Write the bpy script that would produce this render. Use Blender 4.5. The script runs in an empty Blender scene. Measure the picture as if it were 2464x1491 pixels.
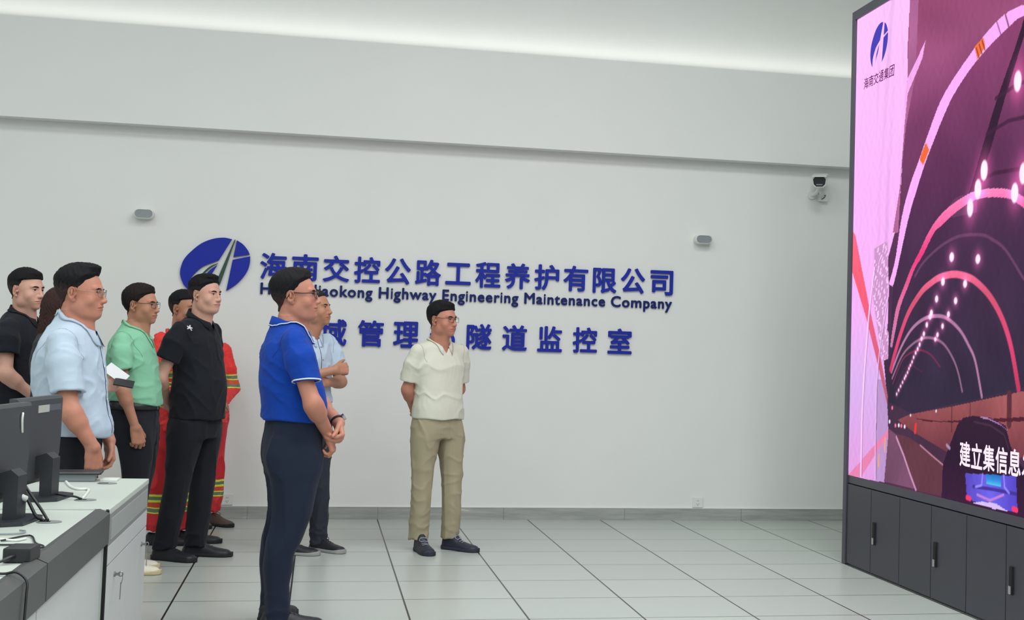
import bpy, bmesh, math
import numpy as np
from mathutils import Vector, Matrix

# ------------------------------------------------------------------ camera, world, lights, exposure
SC = bpy.context.scene
COL = SC.collection
R = math.radians

CAM_F, CAM_YAW, CAM_PITCH, CAM_ROLL, CAM_H = 3382.28, 0.21943, 0.06028, -0.02921, 1.36664
CAM_CX, CAM_CY = 1532.14, 646.88            # optical centre of the cropped photograph
def make_camera():
    cy, sy = math.cos(CAM_YAW), math.sin(CAM_YAW)
    f = Vector((sy, cy, 0)); r = Vector((cy, -sy, 0)); u = Vector((0, 0, 1))
    f2 = f*math.cos(CAM_PITCH) + u*math.sin(CAM_PITCH)
    u2 = u*math.cos(CAM_PITCH) - f*math.sin(CAM_PITCH)
    r3 = r*math.cos(CAM_ROLL) - u2*math.sin(CAM_ROLL)
    u3 = u2*math.cos(CAM_ROLL) + r*math.sin(CAM_ROLL)
    cd = bpy.data.cameras.new('camera'); co = bpy.data.objects.new('camera', cd); COL.objects.link(co)
    m = Matrix((r3, u3, -f2)).transposed().to_4x4(); m.translation = Vector((0, 0, CAM_H))
    co.matrix_world = m
    cd.sensor_fit = 'HORIZONTAL'; cd.sensor_width = 36.0
    cd.lens = CAM_F/2464*36.0
    cd.shift_x = (1232-CAM_CX)/2464; cd.shift_y = (CAM_CY-745.5)/2464
    cd.clip_start = 0.05; cd.clip_end = 60
    SC.camera = co
make_camera()

w = bpy.data.worlds.new('world'); SC.world = w; w.use_nodes = True
w.node_tree.nodes['Background'].inputs[0].default_value = (0.8, 0.9, 0.85, 1)
w.node_tree.nodes['Background'].inputs[1].default_value = 0.05

SC.view_settings.view_transform = 'Standard'
SC.view_settings.look = 'None'
SC.view_settings.gamma = 1.0
SC.view_settings.use_curve_mapping = False
SC.view_settings.exposure = 0.0

LIGHT_COL = (0.965, 1.0, 0.985)
def ceiling_lamp(x, y, z, sx, sy, power):
    ld = bpy.data.lights.new('ceiling_lamp', 'AREA'); ld.shape = 'RECTANGLE'; ld.size = sx; ld.size_y = sy
    ld.energy = power; ld.color = LIGHT_COL
    o = bpy.data.objects.new('ceiling_lamp', ld); COL.objects.link(o); o.location = (x, y, z)
for lx, lp in ((-4.4, 25), (-1.7, 30), (0.9, 40), (2.9, 68)):
    for ly in (-0.8, 1.9, 4.6, 7.3):
        ceiling_lamp(lx, ly, 5.15, 1.2, 1.2, lp)

# added fill light, unseen on top of the boxed beam, brightens the wall above
ld = bpy.data.lights.new('wall_wash_fill', 'AREA'); ld.shape = 'RECTANGLE'; ld.size = 11.0; ld.size_y = 0.06; ld.energy = 8; ld.color = (1.0, 1.0, 0.93)
lo_ = bpy.data.objects.new('wall_wash_fill', ld); COL.objects.link(lo_); lo_.location = (-0.7, 11.409-0.10, 3.80); lo_.rotation_euler = (R(180), 0, 0)

# ------------------------------------------------------------------ materials
def lin(c):
    return tuple((v/12.92 if v <= 0.04045 else ((v+0.055)/1.055)**2.4) for v in c)
def rgb(r, g, b):
    return lin((r/255, g/255, b/255))
MATS = {}
def mat(name, col, rough=0.6, metal=0.0, var=0.0, vscale=8.0, bump=0.0, bscale=200.0, spec=0.5, coat=0.0, sheen=0.0, sss=0.0):
    if name in MATS: return MATS[name]
    m = bpy.data.materials.new(name); m.use_nodes = True; MATS[name] = m
    nt = m.node_tree; b = nt.nodes['Principled BSDF']
    b.inputs['Base Color'].default_value = (*col, 1); b.inputs['Roughness'].default_value = rough
    b.inputs['Metallic'].default_value = metal; b.inputs['Specular IOR Level'].default_value = spec
    if coat: b.inputs['Coat Weight'].default_value = coat
    if sheen: b.inputs['Sheen Weight'].default_value = sheen
    if sss:
        b.inputs['Subsurface Weight'].default_value = sss
        b.inputs['Subsurface Radius'].default_value = (1.0, 0.35, 0.2); b.inputs['Subsurface Scale'].default_value = 0.006
    tc = nt.nodes.new('ShaderNodeTexCoord')
    if var:
        n = nt.nodes.new('ShaderNodeTexNoise'); n.inputs['Scale'].default_value = vscale; n.inputs['Detail'].default_value = 4
        nt.links.new(tc.outputs['Object'], n.inputs['Vector'])
        hs = nt.nodes.new('ShaderNodeHueSaturation'); hs.inputs['Color'].default_value = (*col, 1)
        mr = nt.nodes.new('ShaderNodeMapRange'); mr.inputs['From Min'].default_value = 0.3; mr.inputs['From Max'].default_value = 0.7
        mr.inputs['To Min'].default_value = 1-var; mr.inputs['To Max'].default_value = 1+var
        nt.links.new(n.outputs['Fac'], mr.inputs['Value']); nt.links.new(mr.outputs['Result'], hs.inputs['Value'])
        nt.links.new(hs.outputs['Color'], b.inputs['Base Color'])
    if bump:
        n2 = nt.nodes.new('ShaderNodeTexNoise'); n2.inputs['Scale'].default_value = bscale; n2.inputs['Detail'].default_value = 3
        nt.links.new(tc.outputs['Object'], n2.inputs['Vector'])
        bp = nt.nodes.new('ShaderNodeBump'); bp.inputs['Strength'].default_value = bump; bp.inputs['Distance'].default_value = 0.002
        nt.links.new(n2.outputs['Fac'], bp.inputs['Height']); nt.links.new(bp.outputs['Normal'], b.inputs['Normal'])
    return m

def emit_mat(name, col, strength):
    if name in MATS: return MATS[name]
    m = bpy.data.materials.new(name); m.use_nodes = True; MATS[name] = m
    nt = m.node_tree; nt.nodes.remove(nt.nodes['Principled BSDF'])
    e = nt.nodes.new('ShaderNodeEmission'); e.inputs[0].default_value = (*col, 1); e.inputs[1].default_value = strength
    nt.links.new(e.outputs[0], nt.nodes['Material Output'].inputs[0])
    return m

def band_mat(name, base, bands, rough=0.6, var=0.08, axis=2):
    """fabric with sewn tape bands at fixed heights: bands = [(z0, z1, colour), ...]"""
    m = bpy.data.materials.new(name); m.use_nodes = True; MATS[name] = m
    nt = m.node_tree; b = nt.nodes['Principled BSDF']; b.inputs['Roughness'].default_value = rough
    tc = nt.nodes.new('ShaderNodeTexCoord'); sx = nt.nodes.new('ShaderNodeSeparateXYZ')
    nt.links.new(tc.outputs['Object'], sx.inputs[0])
    n = nt.nodes.new('ShaderNodeTexNoise'); n.inputs['Scale'].default_value = 9
    nt.links.new(tc.outputs['Object'], n.inputs['Vector'])
    add = nt.nodes.new('ShaderNodeMath'); add.operation = 'MULTIPLY_ADD'
    nt.links.new(n.outputs['Fac'], add.inputs[0]); add.inputs[1].default_value = 0.02
    nt.links.new(sx.outputs[axis], add.inputs[2])
    cr = nt.nodes.new('ShaderNodeValToRGB'); cr.color_ramp.interpolation = 'CONSTANT'
    el = cr.color_ramp.elements
    while len(el) > 1: el.remove(el[-1])
    el[0].position = 0; el[0].color = (*base, 1)
    for z0, z1, c in bands:
        e = el.new((z0+0.01)/2); e.color = (*c, 1)
    ends = sorted(set(round(z1, 4) for _, z1, _ in bands) - set(round(z0, 4) for z0, _, _ in bands))
    for z1 in ends:
        e = el.new((z1+0.01)/2); e.color = (*base, 1)
    dv = nt.nodes.new('ShaderNodeMath'); dv.operation = 'MULTIPLY'; dv.inputs[1].default_value = 0.5
    nt.links.new(add.outputs[0], dv.inputs[0]); nt.links.new(dv.outputs[0], cr.inputs[0])
    nt.links.new(cr.outputs[0], b.inputs['Base Color'])
    return m

# ------------------------------------------------------------------ object helpers
def tag(o, label=None, cat=None, group=None, kind=None):
    if label: o['label'] = label
    if cat: o['category'] = cat
    if group: o['group'] = group
    if kind: o['kind'] = kind
    return o
def empty(name, loc, rz=0.0):
    o = bpy.data.objects.new(name, None); COL.objects.link(o); o.location = loc; o.rotation_euler = (0, 0, rz)
    o.empty_display_size = 0.1
    return o
def mesh_obj(name, verts, faces, mats, parent=None, smooth=False, fmat=None):
    me = bpy.data.meshes.new(name)
    v = np.asarray(verts, dtype=np.float32)
    if isinstance(faces, np.ndarray):
        me.vertices.add(len(v)); me.vertices.foreach_set('co', v.ravel())
        nf, k = faces.shape
        me.loops.add(nf*k); me.loops.foreach_set('vertex_index', faces.astype(np.int32).ravel())
        me.polygons.add(nf); me.polygons.foreach_set('loop_start', np.arange(0, nf*k, k, dtype=np.int32))
        me.update(calc_edges=True)
    else:
        me.from_pydata([tuple(map(float, p)) for p in v], [], faces)
    for m in (mats if isinstance(mats, (list, tuple)) else [mats]): me.materials.append(m)
    if fmat is not None: me.polygons.foreach_set('material_index', np.asarray(fmat, dtype=np.int32))
    if smooth: me.polygons.foreach_set('use_smooth', np.ones(len(me.polygons), dtype=bool))
    me.validate(); me.update()
    o = bpy.data.objects.new(name, me); COL.objects.link(o)
    if parent: o.parent = parent
    return o
class MB:
    """collects boxes, prisms and tubes and links them as one mesh"""
    def __init__(s): s.v = []; s.f = []; s.m = []
    def add(s, v, f, mi=0):
        o = len(s.v); s.v += [tuple(p) for p in v]; s.f += [tuple(i+o for i in q) for q in f]; s.m += [mi]*len(f); return s
    def box(s, x0, x1, y0, y1, z0, z1, mi=0, bev=0.0):
        bm = bmesh.new(); bmesh.ops.create_cube(bm, size=1)
        for v in bm.verts:
            v.co = ((x0+x1)/2+v.co.x*(x1-x0), (y0+y1)/2+v.co.y*(y1-y0), (z0+z1)/2+v.co.z*(z1-z0))
        if bev: bmesh.ops.bevel(bm, geom=bm.edges[:], offset=bev, segments=2, affect='EDGES', profile=0.7)
        bm.verts.index_update()
        s.add([v.co[:] for v in bm.verts], [[v.index for v in f.verts] for f in bm.faces], mi); bm.free(); return s
    def prism(s, pts, a, b, axis=1, mi=0):
        """polygon pts in the two other axes, extruded along axis from a to b"""
        n = len(pts)
        def P(p, t):
            q = [p[0], p[1]]; q.insert(axis, t); return q
        v = [P(p, a) for p in pts]+[P(p, b) for p in pts]
        f = [list(range(n))[::-1], list(range(n, 2*n))]+[[i, (i+1) % n, n+(i+1) % n, n+i] for i in range(n)]
        return s.add(v, f, mi)
    def tube(s, pts, r, n=8, mi=0, closed=False, cap=True):
        pts = [np.array(p, float) for p in pts]; N = len(pts); rings = []
        up = None
        for i in range(N):
            a = pts[(i-1) % N] if (closed or i > 0) else pts[i]; b = pts[(i+1) % N] if (closed or i < N-1) else pts[i]
            d = b-a; d = d/(np.linalg.norm(d)+1e-12)
            if up is None:
                up = np.array([0, 0, 1.0]) if abs(d[2]) < 0.9 else np.array([1.0, 0, 0])
            up = up-d*(up@d); up = up/(np.linalg.norm(up)+1e-12); sd = np.cross(d, up)
            ri = r[i] if hasattr(r, '__len__') else r
            rings.append([pts[i]+ri*(math.cos(2*math.pi*k/n)*up+math.sin(2*math.pi*k/n)*sd) for k in range(n)])
        v = [p for g in rings for p in g]; f = []
        for i in range(N if closed else N-1):
            j = (i+1) % N
            for k in range(n):
                f.append([i*n+k, i*n+(k+1) % n, j*n+(k+1) % n, j*n+k])
        if cap and not closed: f += [list(range(n)), list(range((N-1)*n, N*n))[::-1]]
        return s.add(v, f, mi)
    def build(s, name, mats, parent=None, smooth=False):
        o = mesh_obj(name, s.v, s.f, mats, parent, False, s.m)
        bm = bmesh.new(); bm.from_mesh(o.data); bmesh.ops.recalc_face_normals(bm, faces=bm.faces[:])
        bm.to_mesh(o.data); bm.free()
        if smooth: o.data.shade_smooth()
        return o
def spline(pts, n=8):
    """Catmull-Rom through the points"""
    P = [np.array(p, float) for p in pts]; P = [2*P[0]-P[1]]+P+[2*P[-1]-P[-2]]; out = []
    for i in range(1, len(P)-2):
        for t in np.linspace(0, 1, n, endpoint=False):
            a, b, c, d = P[i-1], P[i], P[i+1], P[i+2]
            out.append(0.5*((2*b)+(c-a)*t+(2*a-5*b+4*c-d)*t*t+(3*b-a-3*c+d)*t**3))
    out.append(P[-2]); return out
# ------------------------------------------------------------------ the room
WY = 11.409                       # wall with the lettering
def wall_paint(name, col):
    m = mat(name, col, rough=0.85, var=0.015, vscale=1.2, bump=0.05, bscale=90, spec=0.25)
    return m
M_WALL = wall_paint('wall_paint', rgb(231, 233, 231))
M_CEIL = wall_paint('ceiling_paint', rgb(236, 240, 236))

def floor_material():
    m = bpy.data.materials.new('raised_floor_panels'); m.use_nodes = True
    nt = m.node_tree; L = nt.links; b = nt.nodes['Principled BSDF']
    b.inputs['Roughness'].default_value = 0.3; b.inputs['Specular IOR Level'].default_value = 0.45
    tc = nt.nodes.new('ShaderNodeTexCoord'); sx = nt.nodes.new('ShaderNodeSeparateXYZ'); L.new(tc.outputs['Object'], sx.inputs[0])
    def math_(op, a, bb):
        n = nt.nodes.new('ShaderNodeMath'); n.operation = op
        for i, v in enumerate((a, bb)):
            if v is None: continue
            if isinstance(v, (int, float)): n.inputs[i].default_value = v
            else: L.new(v, n.inputs[i])
        return n.outputs[0]
    def gap(coord, off, half):
        t = math_('SUBTRACT', coord, off); t = math_('DIVIDE', t, 0.6)
        t = math_('FRACT', math_('ADD', t, 100.5), None); t = math_('ABSOLUTE', math_('SUBTRACT', t, 0.5), None)
        return math_('LESS_THAN', t, half/0.6)
    gx = gap(sx.outputs[0], -0.703, 0.0050); gy = gap(sx.outputs[1], 10.809, 0.0045)
    # every panel its own faint tint
    ix = math_('FLOOR', math_('DIVIDE', math_('ADD', sx.outputs[0], 0.703), 0.6), None)
    iy = math_('FLOOR', math_('DIVIDE', math_('SUBTRACT', sx.outputs[1], 10.809), 0.6), None)
    cb = nt.nodes.new('ShaderNodeCombineXYZ'); L.new(ix, cb.inputs[0]); L.new(iy, cb.inputs[1])
    wn = nt.nodes.new('ShaderNodeTexWhiteNoise'); L.new(cb.outputs[0], wn.inputs['Vector'])
    mr = nt.nodes.new('ShaderNodeMapRange'); mr.inputs['To Min'].default_value = 0.97; mr.inputs['To Max'].default_value = 1.03
    L.new(wn.outputs['Value'], mr.inputs['Value'])
    ns = nt.nodes.new('ShaderNodeTexNoise'); ns.inputs['Scale'].default_value = 60; ns.inputs['Detail'].default_value = 5
    L.new(tc.outputs['Object'], ns.inputs['Vector'])
    mr2 = nt.nodes.new('ShaderNodeMapRange'); mr2.inputs['To Min'].default_value = 0.97; mr2.inputs['To Max'].default_value = 1.03
    L.new(ns.outputs['Fac'], mr2.inputs['Value'])
    hs = nt.nodes.new('ShaderNodeHueSaturation'); hs.inputs['Color'].default_value = (*rgb(182, 188, 183), 1)
    L.new(math_('MULTIPLY', mr.outputs[0], mr2.outputs[0]), hs.inputs['Value'])
    g = math_('MAXIMUM', math_('MULTIPLY', gx, 1.0), math_('MULTIPLY', gy, 1.0))
    mx = nt.nodes.new('ShaderNodeMix'); mx.data_type = 'RGBA'
    L.new(g, mx.inputs[0]); L.new(hs.outputs[0], mx.inputs[6]); mx.inputs[7].default_value = (*rgb(38, 36, 34), 1)
    L.new(mx.outputs[2], b.inputs['Base Color'])
    return m
def quad_obj(name, vs, m):
    o = mesh_obj(name, vs, [[0, 1, 2, 3]], m); tag(o, kind='structure'); return o
XL, XR, YB, ZC = -6.5, 5.2, -2.5, 5.2
quad_obj('floor', [(XL, YB, 0), (XR, YB, 0), (XR, WY+0.1, 0), (XL, WY+0.1, 0)], floor_material())
def wall(name, x0, x1, y0, y1, z0, z1, m=M_WALL):
    return tag(MB().box(x0, x1, y0, y1, z0, z1).build(name, m), kind='structure')
wall('wall_back', XL, XR, WY, WY+0.2, -0.05, ZC)
wall('wall_left', XL-0.2, XL, YB, WY+0.2, -0.05, ZC)
wall('wall_right', XR, XR+0.2, YB, WY+0.2, -0.05, ZC)
wall('wall_front', XL-0.2, XR+0.2, YB-0.2, YB, -0.05, ZC)
wall('ceiling', XL-0.2, XR+0.2, YB-0.2, WY+0.2, ZC, ZC+0.15, M_CEIL)
# the boxed beam across the lettered wall
tag(MB().box(XL, XR, WY-0.15, WY, 3.010, 3.778).build('trim_1', M_WALL), kind='structure')
def skirting_material():
    m = bpy.data.materials.new('skirting_tile'); m.use_nodes = True; nt = m.node_tree; L = nt.links
    b = nt.nodes['Principled BSDF']; b.inputs['Roughness'].default_value = 0.35
    tc = nt.nodes.new('ShaderNodeTexCoord'); mp = nt.nodes.new('ShaderNodeMapping'); mp.inputs['Scale'].default_value = (0.5, 1, 5)
    L.new(tc.outputs['Object'], mp.inputs[0])
    n = nt.nodes.new('ShaderNodeTexNoise'); n.inputs['Scale'].default_value = 9; n.inputs['Detail'].default_value = 6; L.new(mp.outputs[0], n.inputs[0])
    cr = nt.nodes.new('ShaderNodeValToRGB'); L.new(n.outputs['Fac'], cr.inputs[0])
    e = cr.color_ramp.elements; e[0].position = 0.3; e[0].color = (*rgb(150, 154, 151), 1); e[1].position = 0.66; e[1].color = (*rgb(172, 175, 171), 1)
    x = e.new(0.715); x.color = (*rgb(182, 185, 181), 1); x = e.new(0.75); x.color = (*rgb(222, 224, 220), 1)
    L.new(cr.outputs[0], b.inputs['Base Color']); return m
sk = MB(); xs = XL
while xs < XR:
    sk.box(xs+0.001, min(xs+0.999, XR), WY-0.012, WY, 0, 0.097); xs += 1.0
tag(sk.build('baseboard_back', skirting_material()), kind='structure')
tag(MB().box(XL, XR, WY-0.014, WY, 0.097, 0.101).build('trim_2', M_WALL), kind='structure')

# ------------------------------------------------------------------ lettering on the wall
M_BLUE = mat('letter_blue', rgb(30, 46, 160), rough=0.5, var=0.03, spec=0.2)
M_NAVY = mat('letter_navy', rgb(22, 36, 104), rough=0.5, var=0.03, spec=0.2)
M_LETTER_SIDE = mat('letter_edge_white', rgb(232, 236, 240), rough=0.5)
def glyph_mesh(ch, size, bold, depth):
    """one character as a mesh; heavier weights are the same outline repeated around a small circle"""
    cu = bpy.data.curves.new('glyph', 'FONT'); cu.body = ch; cu.size = size; cu.extrude = depth/2
    cu.resolution_u = 4
    o = bpy.data.objects.new('glyph', cu); COL.objects.link(o)
    dg = bpy.context.evaluated_depsgraph_get(); dg.update()
    me = bpy.data.meshes.new_from_object(o.evaluated_get(dg)); bpy.data.objects.remove(o); bpy.data.curves.remove(cu)
    if bold:
        v = [p.co.copy() for p in me.vertices]; f = [list(p.vertices) for p in me.polygons]; V = []; F = []
        for k in range(8):
            d = Vector((math.cos(k*math.pi/4)*bold, math.sin(k*math.pi/4)*bold, k*depth*.04)); n = len(V)
            V += [p+d for p in v]; F += [[i+n for i in q] for q in f]
        me = bpy.data.meshes.new('glyph'); me.from_pydata(V, [], F)
    return me
def letters(root, text, boxes, z_base, bold, depth, m, part='character', side=None, M=None, size=None):
    """boxes: for each character (x0, x1, z0, z1) it should fill, or None for a blank"""
    for ch, bx in zip(text, boxes):
        if bx is None or ch == ' ': continue
        me = glyph_mesh(ch, 1.0, bold, 0.02); co = np.empty(len(me.vertices)*3, dtype=np.float32); me.vertices.foreach_get('co', co); co = co.reshape(-1, 3)
        lo, hi = co.min(0), co.max(0); x0, x1, z0, z1 = bx
        q = np.empty_like(co)
        q[:, 0] = x0+(co[:, 0]-lo[0])/(hi[0]-lo[0])*(x1-x0)
        q[:, 2] = z0+(co[:, 1]-lo[1])/(hi[1]-lo[1])*(z1-z0)
        q[:, 1] = -(co[:, 2]-lo[2])/max(hi[2]-lo[2], 1e-6)*depth
        if M is not None: q = M(q)
        me.vertices.foreach_set('co', q.ravel()); me.materials.clear(); me.materials.append(m)
        if side: me.materials.append(side)
        me.update()
        if side:
            for pl in me.polygons:
                if abs(pl.normal.y) < 0.5: pl.material_index = 1
        o = bpy.data.objects.new(part, me); COL.objects.link(o); o.parent = root
root = empty('wall_sign', (0, WY, 1.86))
tag(root, 'large blue Chinese characters of the company name, top line on the white wall', 'sign')
row = '海南交控公路工程养护有限公司'; bx = []
pitch = (2.861+0.49-0.213)/13
for i in range(14):
    xx = -0.49+i*pitch; bx.append((xx+0.004, xx+0.209, 0.006, 0.216))
bx[6] = (bx[6][0], bx[6][1], 0.022, 0.198); bx[13] = (bx[13][0]+0.01, bx[13][1], 0.0, 0.208); bx[11] = (bx[11][0]+.005, bx[11][1], 0.0, 0.208)
letters(root, row, bx, 0, 0.024, 0.02, M_BLUE)
root = empty('wall_sign', (0, WY, 1.749)); tag(root, 'dark blue English lettering of the company name, line under the large Chinese characters', 'sign')
eng = 'Hainan Jiaokong Highway Engineering Maintenance Company'
def measure(text):
    """pen positions of every glyph in em units"""
    pos = []; me = glyph_mesh('HH', 1.0, 0, 0.01); c = np.empty(len(me.vertices)*3, dtype=np.float32); me.vertices.foreach_get('co', c); w2 = c.reshape(-1, 3)[:, 0].max()
    for i in range(len(text)):
        me = glyph_mesh(text[:i]+text[i], 1.0, 0, 0.01); c = np.empty(len(me.vertices)*3, dtype=np.float32); me.vertices.foreach_get('co', c); c = c.reshape(-1, 3)
        if text[i] == ' ': pos.append(None); continue
        one = glyph_mesh(text[i], 1.0, 0, 0.01); d = np.empty(len(one.vertices)*3, dtype=np.float32); one.vertices.foreach_get('co', d); d = d.reshape(-1, 3)
        wd = d[:, 0].max()-d[:, 0].min(); pos.append((c[:, 0].max()-wd, c[:, 0].max(), d[:, 1].min(), d[:, 1].max()))
    return pos
ps = measure(eng); a0 = ps[0][0]; a1 = ps[-1][1]; capz = ps[0][3]
kx = (2.852+0.477)/(a1-a0); kz = 0.091/capz
letters(root, eng, [None if q is None else (-0.477+(q[0]-a0)*kx, -0.477+(q[1]-a0)*kx, q[2]*kz, q[3]*kz) for q in ps], 0, 0.026, 0.016, M_NAVY, part='letter')
root = empty('wall_sign', (0, WY, 1.358)); tag(root, 'blue widely spaced Chinese characters naming the control room, lowest line on the wall', 'sign')
xs3 = [-0.29, -0.005, 0.284, 0.564, 0.855, 1.148, 1.438, 1.727, 2.020, 2.313]
letters(root, '区域管理部隧道监控室', [(x+0.002, x+0.205, 0.004, 0.214) for x in xs3], 0, 0.024, 0.02, M_BLUE)

EMB = dict(
 left=[(-0.708,2.169),(-0.769,2.178),(-0.848,2.166),(-0.935,2.126),(-1.011,2.058),(-1.061,1.992),(-1.082,1.917),(-1.079,1.862),(-1.052,1.799),(-1.015,1.759),(-1.006,1.838),(-0.977,1.885),(-0.94,1.925),(-0.901,1.955),(-0.799,2.0)],
 upper=[(-0.67,2.162),(-0.624,2.133),(-0.587,2.091),(-0.569,2.055),(-0.691,2.031)],
 lower=[(-0.695,2.009),(-0.565,2.041),(-0.566,1.985),(-0.58,1.929),(-0.613,1.872),(-0.664,1.814),(-0.733,1.764)],
 sliver=[(-0.811,1.961),(-0.856,1.88),(-0.905,1.83),(-0.93,1.79),(-0.91,1.85),(-0.88,1.90),(-0.85,1.932)],
 blade=[(-0.688,2.166),(-0.682,2.166),(-0.768,1.861),(-0.79,1.80),(-0.815,1.81),(-0.793,1.883)],
 fin=[(-0.804,1.977),(-0.857,1.954),(-0.9,1.915),(-0.94,1.86),(-0.96,1.80),(-0.925,1.86),(-0.886,1.912),(-0.839,1.955)])
M_BLADE = mat('emblem_green', rgb(32, 66, 58), rough=0.4)
root = empty('emblem_sign', (-0.826, WY, 1.97)); tag(root, 'oval blue road emblem with white and dark green blades, left of the lettering', 'sign')
def rounded(pts, lim=32):
    """spline through the outline, keeping real corners sharp"""
    n = len(pts); P = [np.array(p) for p in pts]; out = []
    corner = []
    for i in range(n):
        a, b = P[i]-P[i-1], P[(i+1) % n]-P[i]; corner.append(abs(math.degrees(math.atan2(a[0]*b[1]-a[1]*b[0], a@b))) > lim)
    s = corner.index(True); seq = [(s+k) % n for k in range(n+1)]; run = [seq[0]]
    for i in seq[1:]:
        run.append(i)
        if corner[i]: out += [tuple(q) for q in spline([P[k] for k in run], 6)[:-1]]; run = [i]
    return out
EMB = {k: rounded(v) for k, v in EMB.items()}
for k, pts in EMB.items():
    MB().prism([(x+0.826, z-1.97) for x, z in pts], -0.022, 0.0, 1).build('emblem_piece', M_BLADE if k in ('blade', 'fin') else M_BLUE, root)

# ------------------------------------------------------------------ fittings on the wall
M_WHITE = mat('white_plastic', rgb(226, 230, 226), rough=0.4, var=0.02)
M_LENS = mat('grey_diffuser', rgb(140, 146, 152), rough=0.3, var=0.03)
M_DARK = mat('black_plastic', rgb(30, 32, 36), rough=0.45, var=0.05)
def capsule_pts(w, h, n=10):
    r = h/2; out = []
    for k in range(n+1):
        a = -math.pi/2+math.pi*k/n; out.append((w/2-r+r*math.cos(a), r*math.sin(a)))
    for k in range(n+1):
        a = math.pi/2+math.pi*k/n; out.append((-w/2+r+r*math.cos(a), r*math.sin(a)))
    return out
def wall_lamp(x, z, label):
    root = empty('wall_lamp', (x, WY, z)); tag(root, label, 'lamp', 'capsule wall lamps beside the lettering')
    b = MB(); A = capsule_pts(0.150, 0.078); B = capsule_pts(0.146, 0.074); C = capsule_pts(0.134, 0.064); n = len(A)
    v = [(p[0], 0, p[1]) for p in A]+[(p[0], -0.078, p[1]) for p in B]+[(p[0], -0.084, p[1]) for p in C]+[(p[0]*.97, -0.079, p[1]*.95) for p in C]
    f = [[i+k*n, (i+1) % n+k*n, (i+1) % n+(k+1)*n, i+(k+1)*n] for k in range(3) for i in range(n)]
    b.add(v, f); b.build('lamp_body', M_WHITE, root)
    MB().prism([(p[0]*.97, p[1]*.95) for p in C], -0.080, -0.074, 1).build('lens', M_LENS, root)
wall_lamp(-1.366, 2.331, 'white capsule wall lamp with grey lens, above left of the oval emblem')
wall_lamp(3.098, 2.340, 'white capsule wall lamp with grey lens, right of the lettering')
def socket(x, z, label):
    root = empty('wall_socket', (x, WY, z)); tag(root, label, 'socket', 'white power sockets above the skirting')
    MB().box(-0.044, 0.044, -0.012, 0, -0.042, 0.042, bev=0.004).build('cover_plate', M_WHITE, root)
    b = MB()
    for dx, dz, a in ((-0.006, 0.014, 0), (0.006, 0.014, 0), (-0.008, -0.012, 1), (0.008, -0.012, -1), (0, -0.022, 0)):
        b.box(dx-0.0016, dx+0.0016, -0.0135, -0.011, dz-0.005, dz+0.005)
    b.build('socket_holes', MATS['grey_diffuser'], root)
socket(-0.655, 0.150, 'white wall socket behind the orange trousers at the left')
socket(3.121, 0.147, 'white wall socket on the bare wall near the video screen')
# security camera
root = empty('security_camera', (4.07, WY, 2.80)); tag(root, 'white security camera with dark front on the wall beside the screen', 'camera')
ang = R(-24)
def rot(p, c=(0.0, -0.20, 0.075)):
    x, y, z = p; ca, sa = math.cos(ang), math.sin(ang); y2 = y
    y3, z3 = y2*math.cos(R(12))-z*math.sin(R(12)), y2*math.sin(R(12))+z*math.cos(R(12))
    return (c[0]+x*ca-y3*sa, c[1]+x*sa+y3*ca, c[2]+z3)
def rbox_pts(w, h, top, r=0.02):
    return [(-w/2+r, -h/2), (w/2-r, -h/2), (w/2, -h/2+r), (w/2+0.006, h/2-r*top), (w/2-r*.6, h/2), (-w/2+r*.6, h/2), (-w/2-0.006, h/2-r*top), (-w/2, -h/2+r)]
def loftbox(sections):
    v = []; f = []; n = len(sections[0][1])
    for y, pts in sections: v += [rot((p[0], y, p[1])) for p in pts]
    for k in range(len(sections)-1):
        for i in range(n): f.append([k*n+i, k*n+(i+1) % n, (k+1)*n+(i+1) % n, (k+1)*n+i])
    f += [list(range(n))[::-1], list(range((len(sections)-1)*n, len(sections)*n))]; return v, f
v, f = loftbox([(-0.125, rbox_pts(.108, .092, 1)), (0.06, rbox_pts(.100, .085, 1)), (0.085, rbox_pts(.08, .065, 1))]); MB().add(v, f).build('camera_housing', M_WHITE, root)
v, f = loftbox([(-0.1285, rbox_pts(.092, .078, 1)), (-0.124, rbox_pts(.096, .082, 1))]); MB().add(v, f).build('front_window', M_DARK, root)
v, f = loftbox([(-0.1300, [(-.026, -.028), (.026, -.028), (.026, -.019), (-.026, -.019)]), (-0.128, [(-.026, -.028), (.026, -.028), (.026, -.019), (-.026, -.019)])]); MB().add(v, f).build('infrared_strip', mat('lens_grey', rgb(150, 150, 165), rough=0.3), root)
v, f = loftbox([(-0.155, [(-.06, .043), (.06, .043), (.062, .052), (-.062, .052)]), (0.09, [(-.056, .043), (.056, .043), (.058, .053), (-.058, .053)])]); MB().add(v, f).build('sun_shield', M_WHITE, root)
MB().tube(spline([(0.0, -0.17, 0.035), (0.005, -0.15, 0.01), (0.0, -0.09, -0.02), (-0.01, 0, -0.03)], 5), 0.016).tube([(-0.01, -0.02, -0.03), (-0.01, 0, -0.03)], 0.036, n=20).build('bracket', M_WHITE, root, smooth=False)
MB().tube(spline([(0.03, -0.12, 0.05), (0.055, -0.05, 0.07), (0.06, -0.02, 0.02), (0.05, -0.03, -0.02), (0.07, -0.03, -0.045)], 6), 0.004).build('camera_cable', M_DARK, root, smooth=True)
root = empty('junction_box', (4.158, WY, 2.764)); tag(root, 'small square white junction box under the security camera', 'box')
MB().box(-0.04, 0.04, -0.045, 0, -0.045, 0.045, bev=0.005).build('box_body', M_WHITE, root)
MB().tube(spline([(-0.02, -0.048, -0.03), (-0.002, -0.052, -0.018), (0.01, -0.05, -0.006), (0.012, -0.048, 0.006)], 5), [0.003]*15+[0.009]).build('cable_gland', M_DARK, root, smooth=True)
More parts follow.
